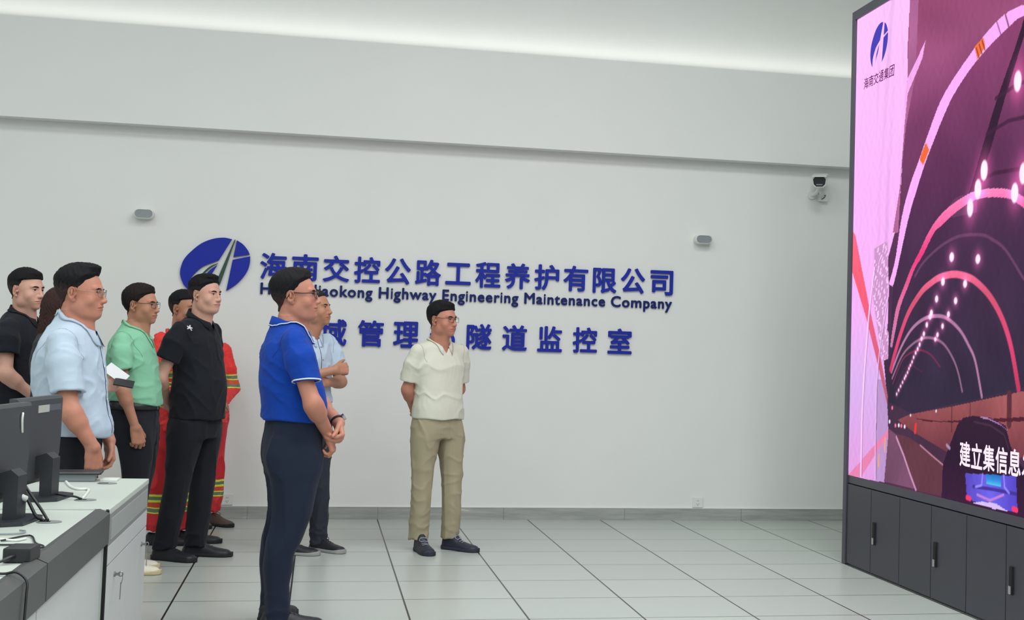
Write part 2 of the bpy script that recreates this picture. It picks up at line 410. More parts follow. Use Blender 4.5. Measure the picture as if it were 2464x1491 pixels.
# ------------------------------------------------------------------ the video wall (stands at right angles to the lettered wall)
XS = 3.505; SY0 = 9.03            # picture plane x; far end of the cabinet
def paint_screen(Sg, Z):
    """the tunnel film on the screen: colours over distance along the screen and height"""
    WALL=[(-0.142,3.824),(0.636,3.694),(0.945,3.672),(0.934,3.622),(0.909,3.33),(0.916,3.153),(0.889,2.901),(0.865,2.708),(0.849,2.503),(0.814,2.26),(0.653,2.016),(0.682,1.832),(0.672,1.6),(0.615,1.384),(0.68,1.154),(0.708,0.99),(0.714,0.86),(0.666,0.604),(0.044,0.584)]
    TEX=[(0.428,2.098),(0.644,2.134),(0.679,1.848),(0.605,1.599),(0.693,1.548),(0.69,1.383),(0.595,1.365),(0.497,1.601),(0.422,1.773)]
    SLIV=[(1.178,3.318),(1.136,3.216),(1.036,3.129),(0.922,3.033),(0.882,2.843),(0.893,3.038),(0.918,3.132),(1.033,3.208)]
    STRIP=[(0.933,3.622),(1.063,3.591),(1.036,3.129),(0.907,2.839),(0.847,2.552),(0.831,2.357),(0.815,2.172),(0.728,2.179),(0.827,2.456),(0.882,2.843),(0.917,3.152),(0.929,3.425)]
    ARC1=[(2.822,3.212),(2.403,3.242),(2.171,3.237),(1.936,3.169),(1.726,3.08),(1.526,2.982),(1.382,2.887),(1.234,2.732),(1.105,2.588),(0.971,2.44),(0.86,2.256),(0.776,2.009),(0.679,1.856),(0.742,1.837),(0.8,1.925),(0.957,2.229),(1.067,2.391),(1.197,2.557),(1.303,2.666),(1.469,2.826),(1.61,2.93),(1.806,3.028),(1.994,3.096),(2.226,3.157),(2.405,3.183),(2.823,3.134)]
    OR1=[(1.837,3.137),(1.945,3.169),(1.971,3.109),(1.873,3.058)]
    OR2=[(1.118,2.596),(1.203,2.687),(1.256,2.635),(1.174,2.555)]
    ARC2=[(2.846,2.067),(2.616,2.165),(2.429,2.232),(2.285,2.284),(2.127,2.309),(1.962,2.321),(1.791,2.315),(1.552,2.268),(1.386,2.21),(1.26,2.137),(1.151,2.042),(1.02,1.938),(0.926,1.838),(0.81,1.711),(0.754,1.581),(0.718,1.457),(0.75,1.453),(0.806,1.58),(0.871,1.71),(0.986,1.835),(1.079,1.935),(1.19,2.008),(1.343,2.13),(1.441,2.164),(1.605,2.218),(1.812,2.265),(1.964,2.273),(2.128,2.261),(2.286,2.234),(2.431,2.175),(2.617,2.102),(2.847,2.006)]
    IN1=[(2.823,3.134),(2.405,3.183),(2.226,3.157),(1.994,3.096),(1.806,3.028),(1.61,2.93),(1.469,2.826),(1.303,2.666),(1.197,2.557),(1.067,2.391),(0.957,2.229),(0.8,1.925),(0.742,1.837),(0.718,1.449),(0.713,1.111),(1.077,1.055),(3.0,1.332)]
    GL=[(1.081,1.887),(1.192,1.96),(1.374,2.027),(1.549,2.069),(1.718,2.086),(1.96,2.071),(2.084,2.037),(2.235,1.971),(2.437,1.809)]
    ARC3=[(0.735,1.317),(0.783,1.4),(0.898,1.563),(1.012,1.682),(1.18,1.788),(1.309,1.834),(1.434,1.863),(1.625,1.872),(1.808,1.845),(1.921,1.807),(2.048,1.742),(2.155,1.661),(2.246,1.563),(2.321,1.439),(2.397,1.245)]
    ARC4=[(0.746,1.301),(0.883,1.449),(1.036,1.561),(1.206,1.622),(1.371,1.639),(1.531,1.624),(1.703,1.555),(1.821,1.466),(1.904,1.38),(1.988,1.19)]
    ARC5=[(0.758,1.26),(0.905,1.401),(1.06,1.474),(1.211,1.509),(1.358,1.508),(1.501,1.474),(1.625,1.392),(1.695,1.312),(1.748,1.211)]
    ARC6=[(0.77,1.228),(0.906,1.369),(1.023,1.418),(1.176,1.438),(1.325,1.412),(1.453,1.345)]
    DUCT=[(2.512,3.159),(2.405,3.167),(2.332,3.059),(2.113,2.79),(1.972,2.589),(1.828,2.364),(1.749,2.267),(1.808,2.261),(1.905,2.355),(2.048,2.527),(2.202,2.775),(2.408,3.076),(2.513,3.118)]
    SIDE=[(1.039,1.049),(1.617,1.121),(2.095,1.187),(2.625,1.258),(3.08,0.948),(1.681,0.84),(1.11,0.944),(0.857,1.006)]
    BAND=[(1.103,1.03),(1.436,1.028),(2.458,1.104),(2.75,1.126),(2.75,1.097),(2.459,1.082),(1.781,1.038),(1.273,1.019)]
    GUT=[(0.722,0.944),(0.84,0.914),(1.159,0.607),(0.662,0.609)]
    ROAD=[(0.84,0.918),(1.02,0.912),(1.195,0.875),(1.519,0.783),(1.515,0.602),(1.153,0.606)]
    RL1=[(0.841,0.9),(0.959,0.795),(1.052,0.696),(1.146,0.606)]
    RL2=[(1.195,0.875),(1.363,0.826),(1.519,0.783)]
    CAR=[(1.502,0.584),(1.514,0.787),(1.579,0.876),(1.689,1.016),(1.762,1.065),(1.889,1.082),(2.098,1.08),(2.265,1.049),(2.316,0.952),(2.398,0.875),(2.507,0.824),(2.758,0.775),(2.762,0.59)]
    ROOF=[(1.889,1.077),(2.064,1.073),(2.216,1.046),(2.282,1.026),(2.199,1.056),(2.047,1.082)]
    BLUE=[(1.8,0.762),(2.384,0.798),(2.401,0.616),(1.904,0.617),(1.822,0.65)]
    PLATE=[(2.047,0.78),(2.22,0.788),(2.217,0.728),(2.058,0.726)]
    BUMP=[(1.901,0.699),(2.143,0.707),(2.386,0.708)]
    SILV=[(1.904,0.611),(2.026,0.632),(2.179,0.633),(2.31,0.609),(2.146,0.606)]
    OB=[(-0.026,2.291),(0.088,2.21),(0.357,1.723),(0.573,1.382),(0.695,1.144),(0.689,1.094),(0.508,1.364),(0.316,1.638),(0.014,2.0)]
    OB2=[(0.029,0.59),(0.238,0.692),(0.51,0.837),(0.715,0.943),(0.713,0.897),(0.513,0.771),(0.269,0.602)]
    VL1=[(0.435,1.969),(0.359,1.689),(0.29,1.258),(0.269,0.999),(0.265,0.927),(0.268,0.607)]
    VL2=[(0.662,1.765),(0.596,1.583),(0.54,1.398),(0.507,1.179),(0.508,0.935),(0.5,0.95),(0.516,0.611)]
    LAMPS=[(2.346,2.849),(1.977,2.425),(1.905,2.329),(2.328,2.263),(1.813,2.234),(2.418,2.355),(1.587,1.972),(1.917,1.941),(1.476,1.836),(1.764,1.812),(1.394,1.738),(1.647,1.72),(1.325,1.659),(1.556,1.645),(1.307,1.636),(1.263,1.589),(1.48,1.578),(1.224,1.536),(1.414,1.529),(1.192,1.507),(1.385,1.503),(1.165,1.472),(1.138,1.446),(1.11,1.422),(1.082,1.395),(1.06,1.367),(1.036,1.346),(1.015,1.326),(0.995,1.302),(0.97,1.281),(0.951,1.265),(0.922,1.24),(0.893,1.215),(0.864,1.19),(0.835,1.165)]
    DOTS=[(0.767,1.077),(0.729,0.989),(0.823,0.97),(0.874,0.974),(0.914,0.973),(0.964,0.971),(1.41,1.086),(1.049,1.044)]
    N = len(Sg); C = np.zeros((N, 3)); rng = np.random.RandomState(4)
    s255 = lambda c: np.array(c, float)
    def ramp(t, stops):
        ts = [a for a, _ in stops]; return np.stack([np.interp(t, ts, [c[k] for _, c in stops]) for k in range(3)], 1)
    def noise(fs, fz, seed):
        r = np.random.RandomState(seed); v = 0
        for _ in range(6):
            a, b, p = r.uniform(.4, 1.6)*fs, r.uniform(.4, 1.6)*fz, r.uniform(0, 6.28)
            v = v+np.sin(Sg*a+Z*b*r.choice([-1, 1])+p+1.5*np.sin(Z*b*.6+p*2))
        return v/6
    def inside(P):
        P = np.array(P); c = np.zeros(N, bool)
        for (x0, y0), (x1, y1) in zip(P, np.roll(P, -1, 0)):
            if y0 == y1: continue
            m = ((y0 > Z) != (y1 > Z)) & (Sg < (x1-x0)*(Z-y0)/(y1-y0)+x0); c ^= m
        return c
    def dist(P):
        d = np.full(N, 9.0)
        for a, b in zip(P[:-1], P[1:]):
            ax, ay = a; bx_, by = b[0]-a[0], b[1]-a[1]
            t = np.clip(((Sg-ax)*bx_+(Z-ay)*by)/(bx_*bx_+by*by+1e-9), 0, 1)
            d = np.minimum(d, np.hypot(Sg-ax-t*bx_, Z-ay-t*by))
        return d
    def fill(P, col, tex=0.0, soft=1.0):
        m = inside(P); c = col[m] if isinstance(col, np.ndarray) and col.ndim == 2 else s255(col)
        C[m] = C[m]*(1-soft)+c*soft
        if tex: C[m] *= (1+tex*TX[m])[:, None]
    def stroke(P, w, col, a=1.0):
        if len(P) > 4: P = [tuple(q) for q in spline(P, 5)]
        d = dist(P); k = np.clip((w/2-d)/0.006+.5, 0, 1)[:, None]*a
        c = col if isinstance(col, np.ndarray) and col.ndim == 2 else s255(col)
        C[:] = C*(1-k)+c*k
    def arc(P, h=None):
        h = h or len(P)//2; return [tuple(q) for q in spline(P[:h], 5)]+(P[h:] if h != len(P)//2 else [tuple(q) for q in spline(P[h:], 5)])
    TX = noise(9, 7, 3)
    C[:] = ramp(Z, [(0.6, (86, 52, 76)), (1.2, (66, 52, 72)), (2.0, (88, 54, 84)), (2.8, (128, 66, 108)), (3.2, (158, 84, 126)), (3.7, (150, 74, 112))])
    C[:] *= (1+0.10*noise(5, 9, 9))[:, None]
    fill(WALL, ramp(Z, [(0.6, (226, 160, 226)), (1.2, (218, 178, 238)), (1.7, (244, 178, 246)), (2.5, (250, 184, 250)), (3.7, (252, 196, 252))]))
    m = inside(WALL) & (Sg > 0.36) & (Z > 1.9)
    C[m] *= (1-0.10*np.clip(noise(34, 3, 21), 0, 1))[m][:, None]
    C[inside(WALL) & (Sg > 0.51) & (Z < 1.25)] = s255((188, 150, 204))
    fill(STRIP, (176, 104, 150), .10); fill(SLIV, (246, 172, 240))
    fill(TEX, (205, 150, 200)); m = inside(TEX) & (noise(110, 95, 31) > .20); C[m] = s255((248, 200, 250))
    fill(arc(IN1, 13), ramp(Z, [(0.6, (70, 46, 66)), (1.2, (56, 48, 68)), (2.0, (74, 50, 78)), (2.5, (100, 54, 90)), (3.2, (150, 74, 118))]), .08)
    m = inside(IN1) & (noise(6, 5, 41) > .30) & (Z > 2.2) & (Sg < 1.9); C[m] = C[m]*.82+s255((190, 120, 170))*.18
    fill(DUCT, (58, 38, 58))
    for q, k in ((2.36, 1.85), (2.62, 2.0), (2.80, 2.1)): stroke([(k, q), (k+.25, q+.035), (k+.6, q+.02)], .022, (70, 40, 66), .8)
    fill(arc(ARC1), (250, 176, 250)); fill(OR1, (244, 120, 70)); fill(OR2, (240, 110, 60))
    for k in range(3): stroke([(1.86+.035*k, 3.125+.014*k), (1.895+.035*k, 3.066+.014*k)], .009, (120, 40, 40))
    stroke([(2.10, 3.222), (2.15, 3.14)], .008, (120, 60, 100)); stroke([(2.2, 3.235), (2.24, 3.16)], .012, (120, 60, 100))
    stroke(GL, .018, (116, 72, 106), .85)
    fill(arc(ARC2), ramp(Z, [(1.4, (196, 128, 176)), (1.75, (226, 112, 160)), (2.0, (238, 66, 130)), (2.3, (252, 134, 190))]))
    stroke(ARC6, .012, (122, 52, 80)); stroke([(0.8, 1.2), (0.95, 1.33), (1.05, 1.35), (1.2, 1.31)], .008, (90, 46, 70))
    stroke(ARC5, .016, (150, 108, 138)); stroke(ARC4, .022, (180, 124, 164))
    stroke(ARC3, .042, ramp(Z, [(1.2, (190, 60, 96)), (1.5, (226, 74, 120)), (1.75, (214, 88, 118)), (1.87, (244, 110, 150))]))
    fill(SIDE, ramp(Z, [(0.84, (112, 58, 70)), (1.1, (150, 82, 86)), (1.26, (168, 96, 100))]), .10)
    stroke([(1.62, 1.12), (1.62, .98)], .01, (90, 50, 60)); stroke([(1.85, 1.15), (1.85, 1.0)], .01, (90, 50, 60)); stroke([(2.3, 1.21), (2.3, 1.06)], .05, (96, 52, 62))
    fill(BAND, (84, 40, 54))
    fill(GUT, (118, 78, 104), .12); fill(ROAD, (100, 60, 72), .08)
    stroke(RL1, .018, (206, 150, 190)); stroke(RL2, .009, (196, 140, 160))
    fill(OB, ramp(Z, [(1.1, (176, 96, 120)), (1.5, (226, 100, 130)), (1.9, (250, 98, 122)), (2.3, (250, 110, 140))]))
    fill(OB2, (232, 132, 176))
    stroke(VL1, .022, (250, 205, 252)); stroke(VL2, .014, (232, 190, 240)); stroke([(s+.02, z) for s, z in VL1], .006, (150, 96, 150)); stroke([(s+.015, z) for s, z in VL2], .006, (120, 80, 120))
    stroke([(0.66, 0.80), (0.665, 0.88)], .016, (252, 170, 90)); stroke([(0.565, 0.70), (0.57, 0.77)], .016, (252, 170, 90))
    fill(CAR, ramp(Z, [(0.6, (62, 36, 62)), (0.85, (50, 34, 54)), (1.08, (58, 38, 58))]))
    fill(ROOF, (176, 130, 190)); stroke([(1.9, 1.05), (2.1, 1.04), (2.25, 1.0), (2.3, .93)], .01, (74, 52, 74))
    fill(BLUE, ramp(Sg, [(1.8, (92, 74, 190)), (2.1, (112, 104, 236)), (2.4, (88, 72, 196))]))
    fill(PLATE, ramp(Z, [(.72, (88, 226, 232)), (.75, (62, 150, 226)), (.79, (40, 110, 190))]))
    stroke(BUMP, .018, (70, 56, 150)); fill(SILV, (216, 190, 246)); stroke([(1.95, .66), (2.1, .645), (2.25, .69)], .014, (196, 130, 214))
    stroke([(2.01, .775), (2.0, .715), (1.93, .70)], .014, (150, 140, 250)); stroke([(2.25, .79), (2.26, .73), (2.31, .705)], .014, (150, 140, 250))
    for s, z in ((1.845, .632), (2.375, .63)): stroke([(s-.02, z), (s+.02, z-.003)], .028, (252, 60, 110))
    stroke([(1.56, .90), (1.6, .885)], .02, (170, 140, 180))
    for i, (s, z) in enumerate(LAMPS):
        rr = .031*min(1, max(.24, (z-1.05)/1.3)); d = np.hypot((Sg-s)*.75, (Z-z)*(.55 if i < 6 else .8))
        C[:] += (np.exp(-(d/(rr*1.9))**2)*.5)[:, None]*s255((200, 70, 130)); k = np.clip((rr-d)/.008+.5, 0, 1)[:, None]; C[:] = C*(1-k)+s255((255, 236, 252))*k
    for i, (s, z) in enumerate(DOTS): stroke([(s, z), (s+.004, z)], .024 if i < 6 else .016, ((250, 120, 150), (240, 230, 240))[i % 2 if i < 6 else 1])
    stroke([(1.12, .95), (1.13, .99)], .03, (230, 60, 70)); C[:] *= (1+.03*noise(70, 55, 77))[:, None]
    return np.clip(C, 0, 255)/255

def vertex_emission(name, strength):
    m = bpy.data.materials.new(name); m.use_nodes = True; nt = m.node_tree; nt.nodes.remove(nt.nodes['Principled BSDF'])
    a = nt.nodes.new('ShaderNodeAttribute'); a.attribute_name = 'picture'; e = nt.nodes.new('ShaderNodeEmission')
    e.inputs[1].default_value = strength; nt.links.new(a.outputs['Color'], e.inputs[0]); nt.links.new(e.outputs[0], nt.nodes['Material Output'].inputs[0]); return m
M_CAB = mat('cabinet_charcoal', rgb(52, 52, 64), rough=0.42, var=0.02)
M_FRAME = mat('screen_frame', rgb(62, 62, 74), rough=0.4, var=0.02)
M_SEAM = mat('seam_black', rgb(14, 14, 16), rough=0.8)
SLEN = 5.4
wallroot = empty('video_wall', (XS, SY0, 0)); tag(wallroot, 'tall video screen on a charcoal cabinet showing a pink lit road tunnel', 'screen')
# local frame: +x behind the picture, -y along the screen towards the camera
MB().box(0.012, 0.75, -SLEN, 0.0, 0.0, 3.757).build('cabinet', M_CAB, wallroot)
fr = MB(); fr.box(-0.014, 0.012, -0.045, 0.014, 0.0, 3.76, bev=.003).box(-0.014, 0.012, -SLEN, -0.045, 3.698, 3.76, bev=.003).box(-0.002, 0.012, -SLEN, -0.045, 0.545, 0.596).box(-0.014, 0.012, -SLEN-.04, -SLEN, 0, 3.76)
fr.build('screen_frame', M_FRAME, wallroot)
ss = np.concatenate([np.arange(0.042, 2.62, 0.0075), np.arange(2.63, SLEN, 0.06)]); zz = np.arange(0.596, 3.7005, 0.0052)
Sg, Zg = np.meshgrid(ss, zz, indexing='ij'); ns_, nz_ = Sg.shape
ii = (np.arange(ns_-1)[:, None]*nz_+np.arange(nz_-1)[None, :]).ravel()
pic = mesh_obj('display', np.stack([np.full(Sg.size, 0.0), -Sg.ravel(), Zg.ravel()], 1), np.stack([ii, ii+1, ii+nz_+1, ii+nz_], 1), vertex_emission('tunnel_film', 1.05), wallroot)
cc = paint_screen(Sg.ravel(), Zg.ravel()); cc = np.where(cc <= 0.04045, cc/12.92, ((cc+0.055)/1.055)**2.4)
at_ = pic.data.attributes.new('picture', 'FLOAT_COLOR', 'POINT'); at_.data.foreach_set('color', np.concatenate([cc, np.ones((len(cc), 1))], 1).astype(np.float32).ravel())
# caption and group mark shown on the screen: flat shapes a hair in front of the picture plane
def on_screen(shear):
    def M(q):
        s, z = q[:, 0].copy(), q[:, 2].copy(); return np.stack([-0.002+q[:, 1]*0.1, -(s+shear*(z-q[:, 2].min())), z], 1)
    return M
E_CAP = emit_mat('caption_white', rgb(255, 240, 252), 1.0); E_TXT = emit_mat('caption_plum', rgb(112, 26, 92), 0.95); E_EMB = emit_mat('mark_blue', rgb(78, 72, 190), 0.95)
bx = [(1.733+i*.1425, 1.733+i*.1425+.132, .797, .936) for i in range(6)]
letters(wallroot, '建立集信息发', bx, 0, 0.02, 0.004, E_CAP, part='caption_character', M=on_screen(0.0))
bx = [(0.19+i*.087, 0.19+i*.087+.078, 3.188, 3.262) for i in range(6)]
letters(wallroot, '海南交通集团', bx, 0, 0.006, 0.004, E_TXT, part='screen_title_character', M=on_screen(0.12))
b = MB()
for k, pts in EMB.items():
    if k in ('blade', 'fin'): continue
    b.add([(-0.0025, -(0.30+(x+1.082)*.296/.518), 3.315+(z-1.764)*.268/.414) for x, z in pts], [list(range(len(pts)))])
b.build('screen_emblem', E_EMB, wallroot)
# cabinet doors under the picture, in pairs
for k in range(0, 12):
    s0 = 0.012+k*0.4575; s1 = s0+0.4575
    if s1 > SLEN: break
    d = MB().box(-0.006, 0.012, -(s1-0.0035), -(s0+0.0035), 0.012, 0.538, bev=0.002).build('cabinet_door', M_CAB, wallroot)
    if k % 2 == 1:
        MB().box(-0.016, -0.006, -(s0+0.082), -(s0+0.05), 0.195, 0.338, bev=0.003).build('door_handle', M_SEAM, d)
        MB().box(-0.022, -0.0155, -(s0+0.078), -(s0+0.054), 0.198, 0.24, bev=0.003).build('lock_plate', mat('chrome', rgb(190, 192, 196), rough=0.25, metal=1.0), d)
b = MB()
for k in range(0, 12): b.box(0.0105, 0.0135, -(0.012+k*0.4575+0.004), -(0.012+k*0.4575-0.004), 0.0, 0.545)
b.box(0.0105, 0.0135, -SLEN, 0, 0.536, 0.547); b.build('door_gaps', M_SEAM, wallroot)
# ------------------------------------------------------------------ the operators' console (front face along x = DX, running towards the camera)
DX, DZ = -0.718, 0.75
M_DESK = mat('console_top', rgb(192, 200, 193), rough=0.4, var=0.015)
M_DESKW = mat('console_white', rgb(192, 195, 196), rough=0.4, var=0.015)
M_DESKG = mat('console_grey', rgb(132, 136, 136), rough=0.45, var=0.02)
M_TRIM = mat('console_trim', rgb(66, 69, 70), rough=0.45, var=0.03)
M_STEEL = mat('key_steel', rgb(150, 152, 152), rough=0.3, metal=1.0)
def grommet(x, y, root):
    o = MB().tube([(x, y, DZ-.004), (x, y, DZ+.0025)], .040, n=28).build('cable_grommet', M_DESKG, root)
    MB().box(x-.034, x+.004, y-.012, y+.012, DZ+.0015, DZ+.0032).build('cable_slot', M_SEAM, o)
def key(root, y, z, ring=True):
    o = MB().tube([(DX-.004, y, z), (DX+.004, y, z)], .010, n=16).build('lock', M_STEEL, root)
    k = MB().box(DX+.004, DX+.020, y-.0015, y+.0015, z-.005, z+.005).tube([(DX+.022+.008*math.cos(a), y, z+.008*math.sin(a)) for a in np.linspace(0, 6.28, 14)[:-1]], .0022, n=6, closed=True)
    k.tube(spline([(DX+.028, y, z), (DX+.032, y-.02, z-.012), (DX+.03, y-.035, z-.03)], 4), .0012, n=5)
    k.prism([(y-.030, z-.025), (y-.040, z-.025), (y-.048, z-.085), (y-.040, z-.088)], DX+.027, DX+.030, 0); k.build('key', M_STEEL, o)
# far unit
u1 = empty('console_unit', (0, 0, 0)); tag(u1, 'far grey and white console unit with keys in its doors, under the farther monitor', 'desk', 'console units in a row')
Y0, Y1, XB = 5.432, 6.618, -1.95
MB().box(XB, DX, Y0, Y1, DZ-.022, DZ, bev=.004).build('worktop', M_DESK, u1)
MB().box(XB, DX-.012, Y0+.002, Y1-.012, 0.05, DZ-.022).build('carcass', M_DESKW, u1)
MB().box(XB+.05, DX-.06, Y0+.02, Y1-.03, 0, .05).build('plinth', M_TRIM, u1)
b = MB().box(DX-.012, DX-.002, Y0, Y1, DZ-.135, DZ-.022, bev=.002).build('front_band', M_DESKG, u1)
MB().box(DX-.003, DX+.0015, Y0+.05, Y1-.04, DZ-.118, DZ-.040, bev=.0015).build('inset_panel', mat('console_grey_light', rgb(152, 157, 156), rough=.45), b)
MB().box(DX-.012, DX-.002, Y0, Y1, DZ-.205, DZ-.137, bev=.002).build('drawer', M_DESKW, u1)
for y0, y1 in ((Y0, (Y0+Y1)/2-.002), ((Y0+Y1)/2+.002, Y1)):
    d = MB().box(DX-.012, DX-.002, y0, y1, .06, DZ-.210, bev=.002).build('door', M_DESKW, u1)
    key(d, y0+(.20 if y0 == Y0 else .42), DZ-.265)
MB().box(DX-.013, DX-.006, Y0, Y1, .05, DZ-.14).build('gaps', M_SEAM, u1)
grommet(-.861, 6.375, u1); grommet(-.848, 5.719, u1)
# near units, with a heavy dark front rail
def near_unit(y0, y1, label):
    u = empty('console_unit', (0, 0, 0)); tag(u, label, 'desk', 'console units in a row')
    MB().box(XB, DX-.044, y0, y1, DZ-.022, DZ, bev=.002).build('worktop', M_DESK, u)
    MB().prism([(DX-.045, DZ-.02), (DX-.045, DZ+.003), (DX-.030, DZ+.004), (DX+.004, DZ-.012), (DX+.004, DZ-.118), (DX-.012, DZ-.122)], y0+.0025, y1-.0025, 1).build('front_rail', M_TRIM, u)
    MB().box(XB, DX-.028, y0+.001, y1-.001, .05, DZ-.022).build('carcass', M_DESKW, u)
    MB().box(XB+.05, DX-.07, y0+.02, y1-.02, 0, .05).build('plinth', M_TRIM, u)
    MB().box(DX-.028, DX-.018, y0+.004, y1-.004, .06, DZ-.126, bev=.002).build('door', M_DESKW, u); return u
u2 = near_unit(4.212, 5.405, 'middle console unit with a dark front rail, nearer monitor and power adapter on it')
MB().box(XB, DX-.012, 5.407, 5.422, .05, DZ+.001, bev=.002).box(XB, DX-.046, 5.385, 5.407, DZ-.001, DZ+.006, bev=.002).build('end_panel', M_DESK, u2)
MB().box(XB, DX-.004, 5.4225, 5.4315, .05, DZ-.002).box(DX-.012, DX-.001, 5.4055, 5.4225, .05, DZ-.004).build('joint_gap', M_SEAM, u2)
grommet(-.857, 5.037, u2)
u3 = near_unit(2.95, 4.205, 'nearest console unit with a dark front rail, cut by the left edge of the photo')
# monitors, seen from behind
M_MON = mat('monitor_grey', rgb(60, 63, 66), rough=0.5, var=0.02); M_STAND = mat('monitor_stand', rgb(35, 38, 46), rough=0.45)
def monitor(x, y, rz, label, dz=0.0):
    r = empty('monitor', (x, y, DZ+.001), R(rz)); tag(r, label, 'monitor', 'monitors on the console')
    P = [(-.27, .385), (.27, .385), (.27, .225), (.258, .145), (.235, .125), (.20, .118), (.16, .10), (.12, .06), (-.12, .06), (-.16, .10), (-.20, .118), (-.235, .125), (-.258, .145), (-.27, .225)]
    P = [(a, b+dz) for a, b in P]
    n = len(P); inner = [(a*.955, .24+dz+(b-.24-dz)*.92) for a, b in P]
    v = [(-.012, a, b) for a, b in P]+[(.012, a, b) for a, b in P]+[(.020, a, b) for a, b in inner]; f = [[i+k*n, (i+1) % n+k*n, (i+1) % n+(k+1)*n, i+(k+1)*n] for k in (0, 1) for i in range(n)]+[list(range(2*n, 3*n)), list(range(n))[::-1]]
    MB().add(v, f).build('back_housing', M_MON, r)
    MB().box(-.0145, -.0118, -.255, .255, .15+dz, .372+dz).build('screen_glass', M_SEAM, r)
    MB().prism([(.016, .16), (.060, .175), (.085, .155), (.085, .012), (.040, .012), (.040, .10), (.016, .10)], -.045, .045, 1).build('stand_neck', M_STAND, r)
    MB().prism([(-.05, -.10), (.07, -.14), (.125, -.10), (.125, .10), (.07, .14), (-.05, .10), (-.09, .0)], 0.0, .013, 2).build('stand_base', M_STAND, r); return r
mo1 = monitor(-1.030, 5.045, -7, 'grey monitor seen from behind, nearest the camera at the left edge')
MB().tube(spline([(.020, .165, .345), (.026, .15, .350), (.026, .145, .33), (.024, .155, .300), (.022, .165, .285)], 6), .004, n=8).build('cable_clip', M_WHITE, mo1, True)
mo2 = monitor(-1.050, 5.775, -7, 'grey monitor seen from behind with a small label, on the farther console unit')
MB().box(.020, .0218, -.04, .09, .325, .353).build('paper_label', mat('label_silver', rgb(176, 178, 174), rough=.6), mo2)
MB().box(.0195, .0212, .095, .24, .328, .352).build('label_strip', mat('label_slate', rgb(84, 90, 98), rough=.6), mo2)
# things lying on the console
def cable(pts, r, m, label, n=6):
    o = MB().tube(spline(pts, n), r, n=8).build('cable', m, None, True); tag(o, label, 'cable'); return o
z = DZ+.005
cable([(-.97, 5.10, .92), (-.955, 5.09, .86), (-.925, 5.08, .80), (-.90, 5.06, .765), (-.872, 5.04, z)], .0055, MATS['black_plastic'], 'thick black monitor cable running down to the grommet on the middle unit')
cable([(-.965, 5.12, .88), (-.93, 5.10, .835), (-.89, 5.07, .79), (-.862, 5.045, z)], .005, MATS['black_plastic'], 'second black cable looping from the nearer monitor to the same grommet')
cable([(-.98, 5.83, .84), (-.97, 5.83, .78), (-.975, 5.80, z+.012), (-.93, 5.74, z+.01), (-.89, 5.73, z+.008), (-.862, 5.72, z)], .004, MATS['black_plastic'], 'black cable from the farther monitor to its grommet')
cable([(-1.03, 6.40, z), (-.98, 6.20, z), (-.935, 6.09, z), (-.892, 6.08, z), (-.873, 5.90, z), (-.862, 5.75, z)], .0055, M_WHITE, 'white cable curving over the far unit worktop')
cable([(-.905, 4.55, z), (-.86, 4.66, z), (-.835, 4.64, z), (-.80, 4.50, z), (-.765, 4.43, z), (-.775, 4.37, z), (-.79, 4.30, z+.004)], .003, MATS['black_plastic'], 'thin black adapter lead bent over the middle unit')
cable([(-.98, 4.60, z), (-.92, 4.585, z), (-.87, 4.56, z), (-.845, 4.60, z)], .0035, M_WHITE, 'thin white cable lying beside the power adapter')
cable([(-.99, 4.50, z), (-.93, 4.47, z), (-.88, 4.46, z), (-.84, 4.465, z)], .003, MATS['black_plastic'], 'short black cable lying behind the power adapter')
cable([(-1.00, 4.70, z), (-.93, 4.70, z), (-.885, 4.72, z), (-.88, 4.77, z), (-.90, 4.79, z)], .003, MATS['grey_diffuser'], 'grey cable with a curled end below the nearer monitor')
ad = empty('power_adapter', (-.778, 4.185, DZ), R(-4)); tag(ad, 'black brick power adapter lying on the middle console unit', 'adapter')
MB().box(-.036, .036, -.055, .055, .001, .040, bev=.006).build('adapter_body', M_DARK, ad)
MB().tube(spline([(-.005, -.05, .02), (-.02, -.085, .014), (-.045, -.11, .005), (-.05, -.16, .004), (-.075, -.24, .004)], 5), [.006]*6+[.0035]*15, n=8).build('adapter_lead', M_DARK, ad, True)
cable([(-.80, 3.93, z), (-.765, 3.91, z+.002), (-.735, 3.90, DZ+.012), (-.709, 3.895, DZ-.01), (-.706, 3.885, .70), (-.706, 3.87, .60), (-.708, 3.87, .40), (-.708, 3.86, .06)], .0035, MATS['black_plastic'], 'black cable hanging over the front rail of the nearest console unit')
lp = empty('tablet_stand', (-1.00, 6.50, DZ), R(4)); tag(lp, 'dark tablet lying on a low grey box on the far unit, beside the hand', 'tablet')
MB().box(-.07, .075, -.05, .06, .001, .030, bev=.003).build('base_box', MATS['grey_diffuser'], lp)
MB().box(-.17, .10, -.07, .085, .031, .041, bev=.003).build('tablet', M_DARK, lp)
MB().box(-.165, .095, -.0715, -.0690, .0375, .0405).build('bright_edge', MATS['key_steel'], lp)
nt_ = MB().box(-.035, .035, -.05, .05, 0, .006).build('note_pad', M_WHITE); nt_.location = (-.870, 6.53, DZ+.001); tag(nt_, 'small white note pad at the far corner of the worktop', 'note pad')
cl_ = MB().tube([(-.985, 5.02, .855), (-.935, 5.055, .825)], .010, n=10).build('cable_sleeve', M_WHITE, None, True); tag(cl_, 'white cable sleeve against the stand of the nearer monitor', 'cable')
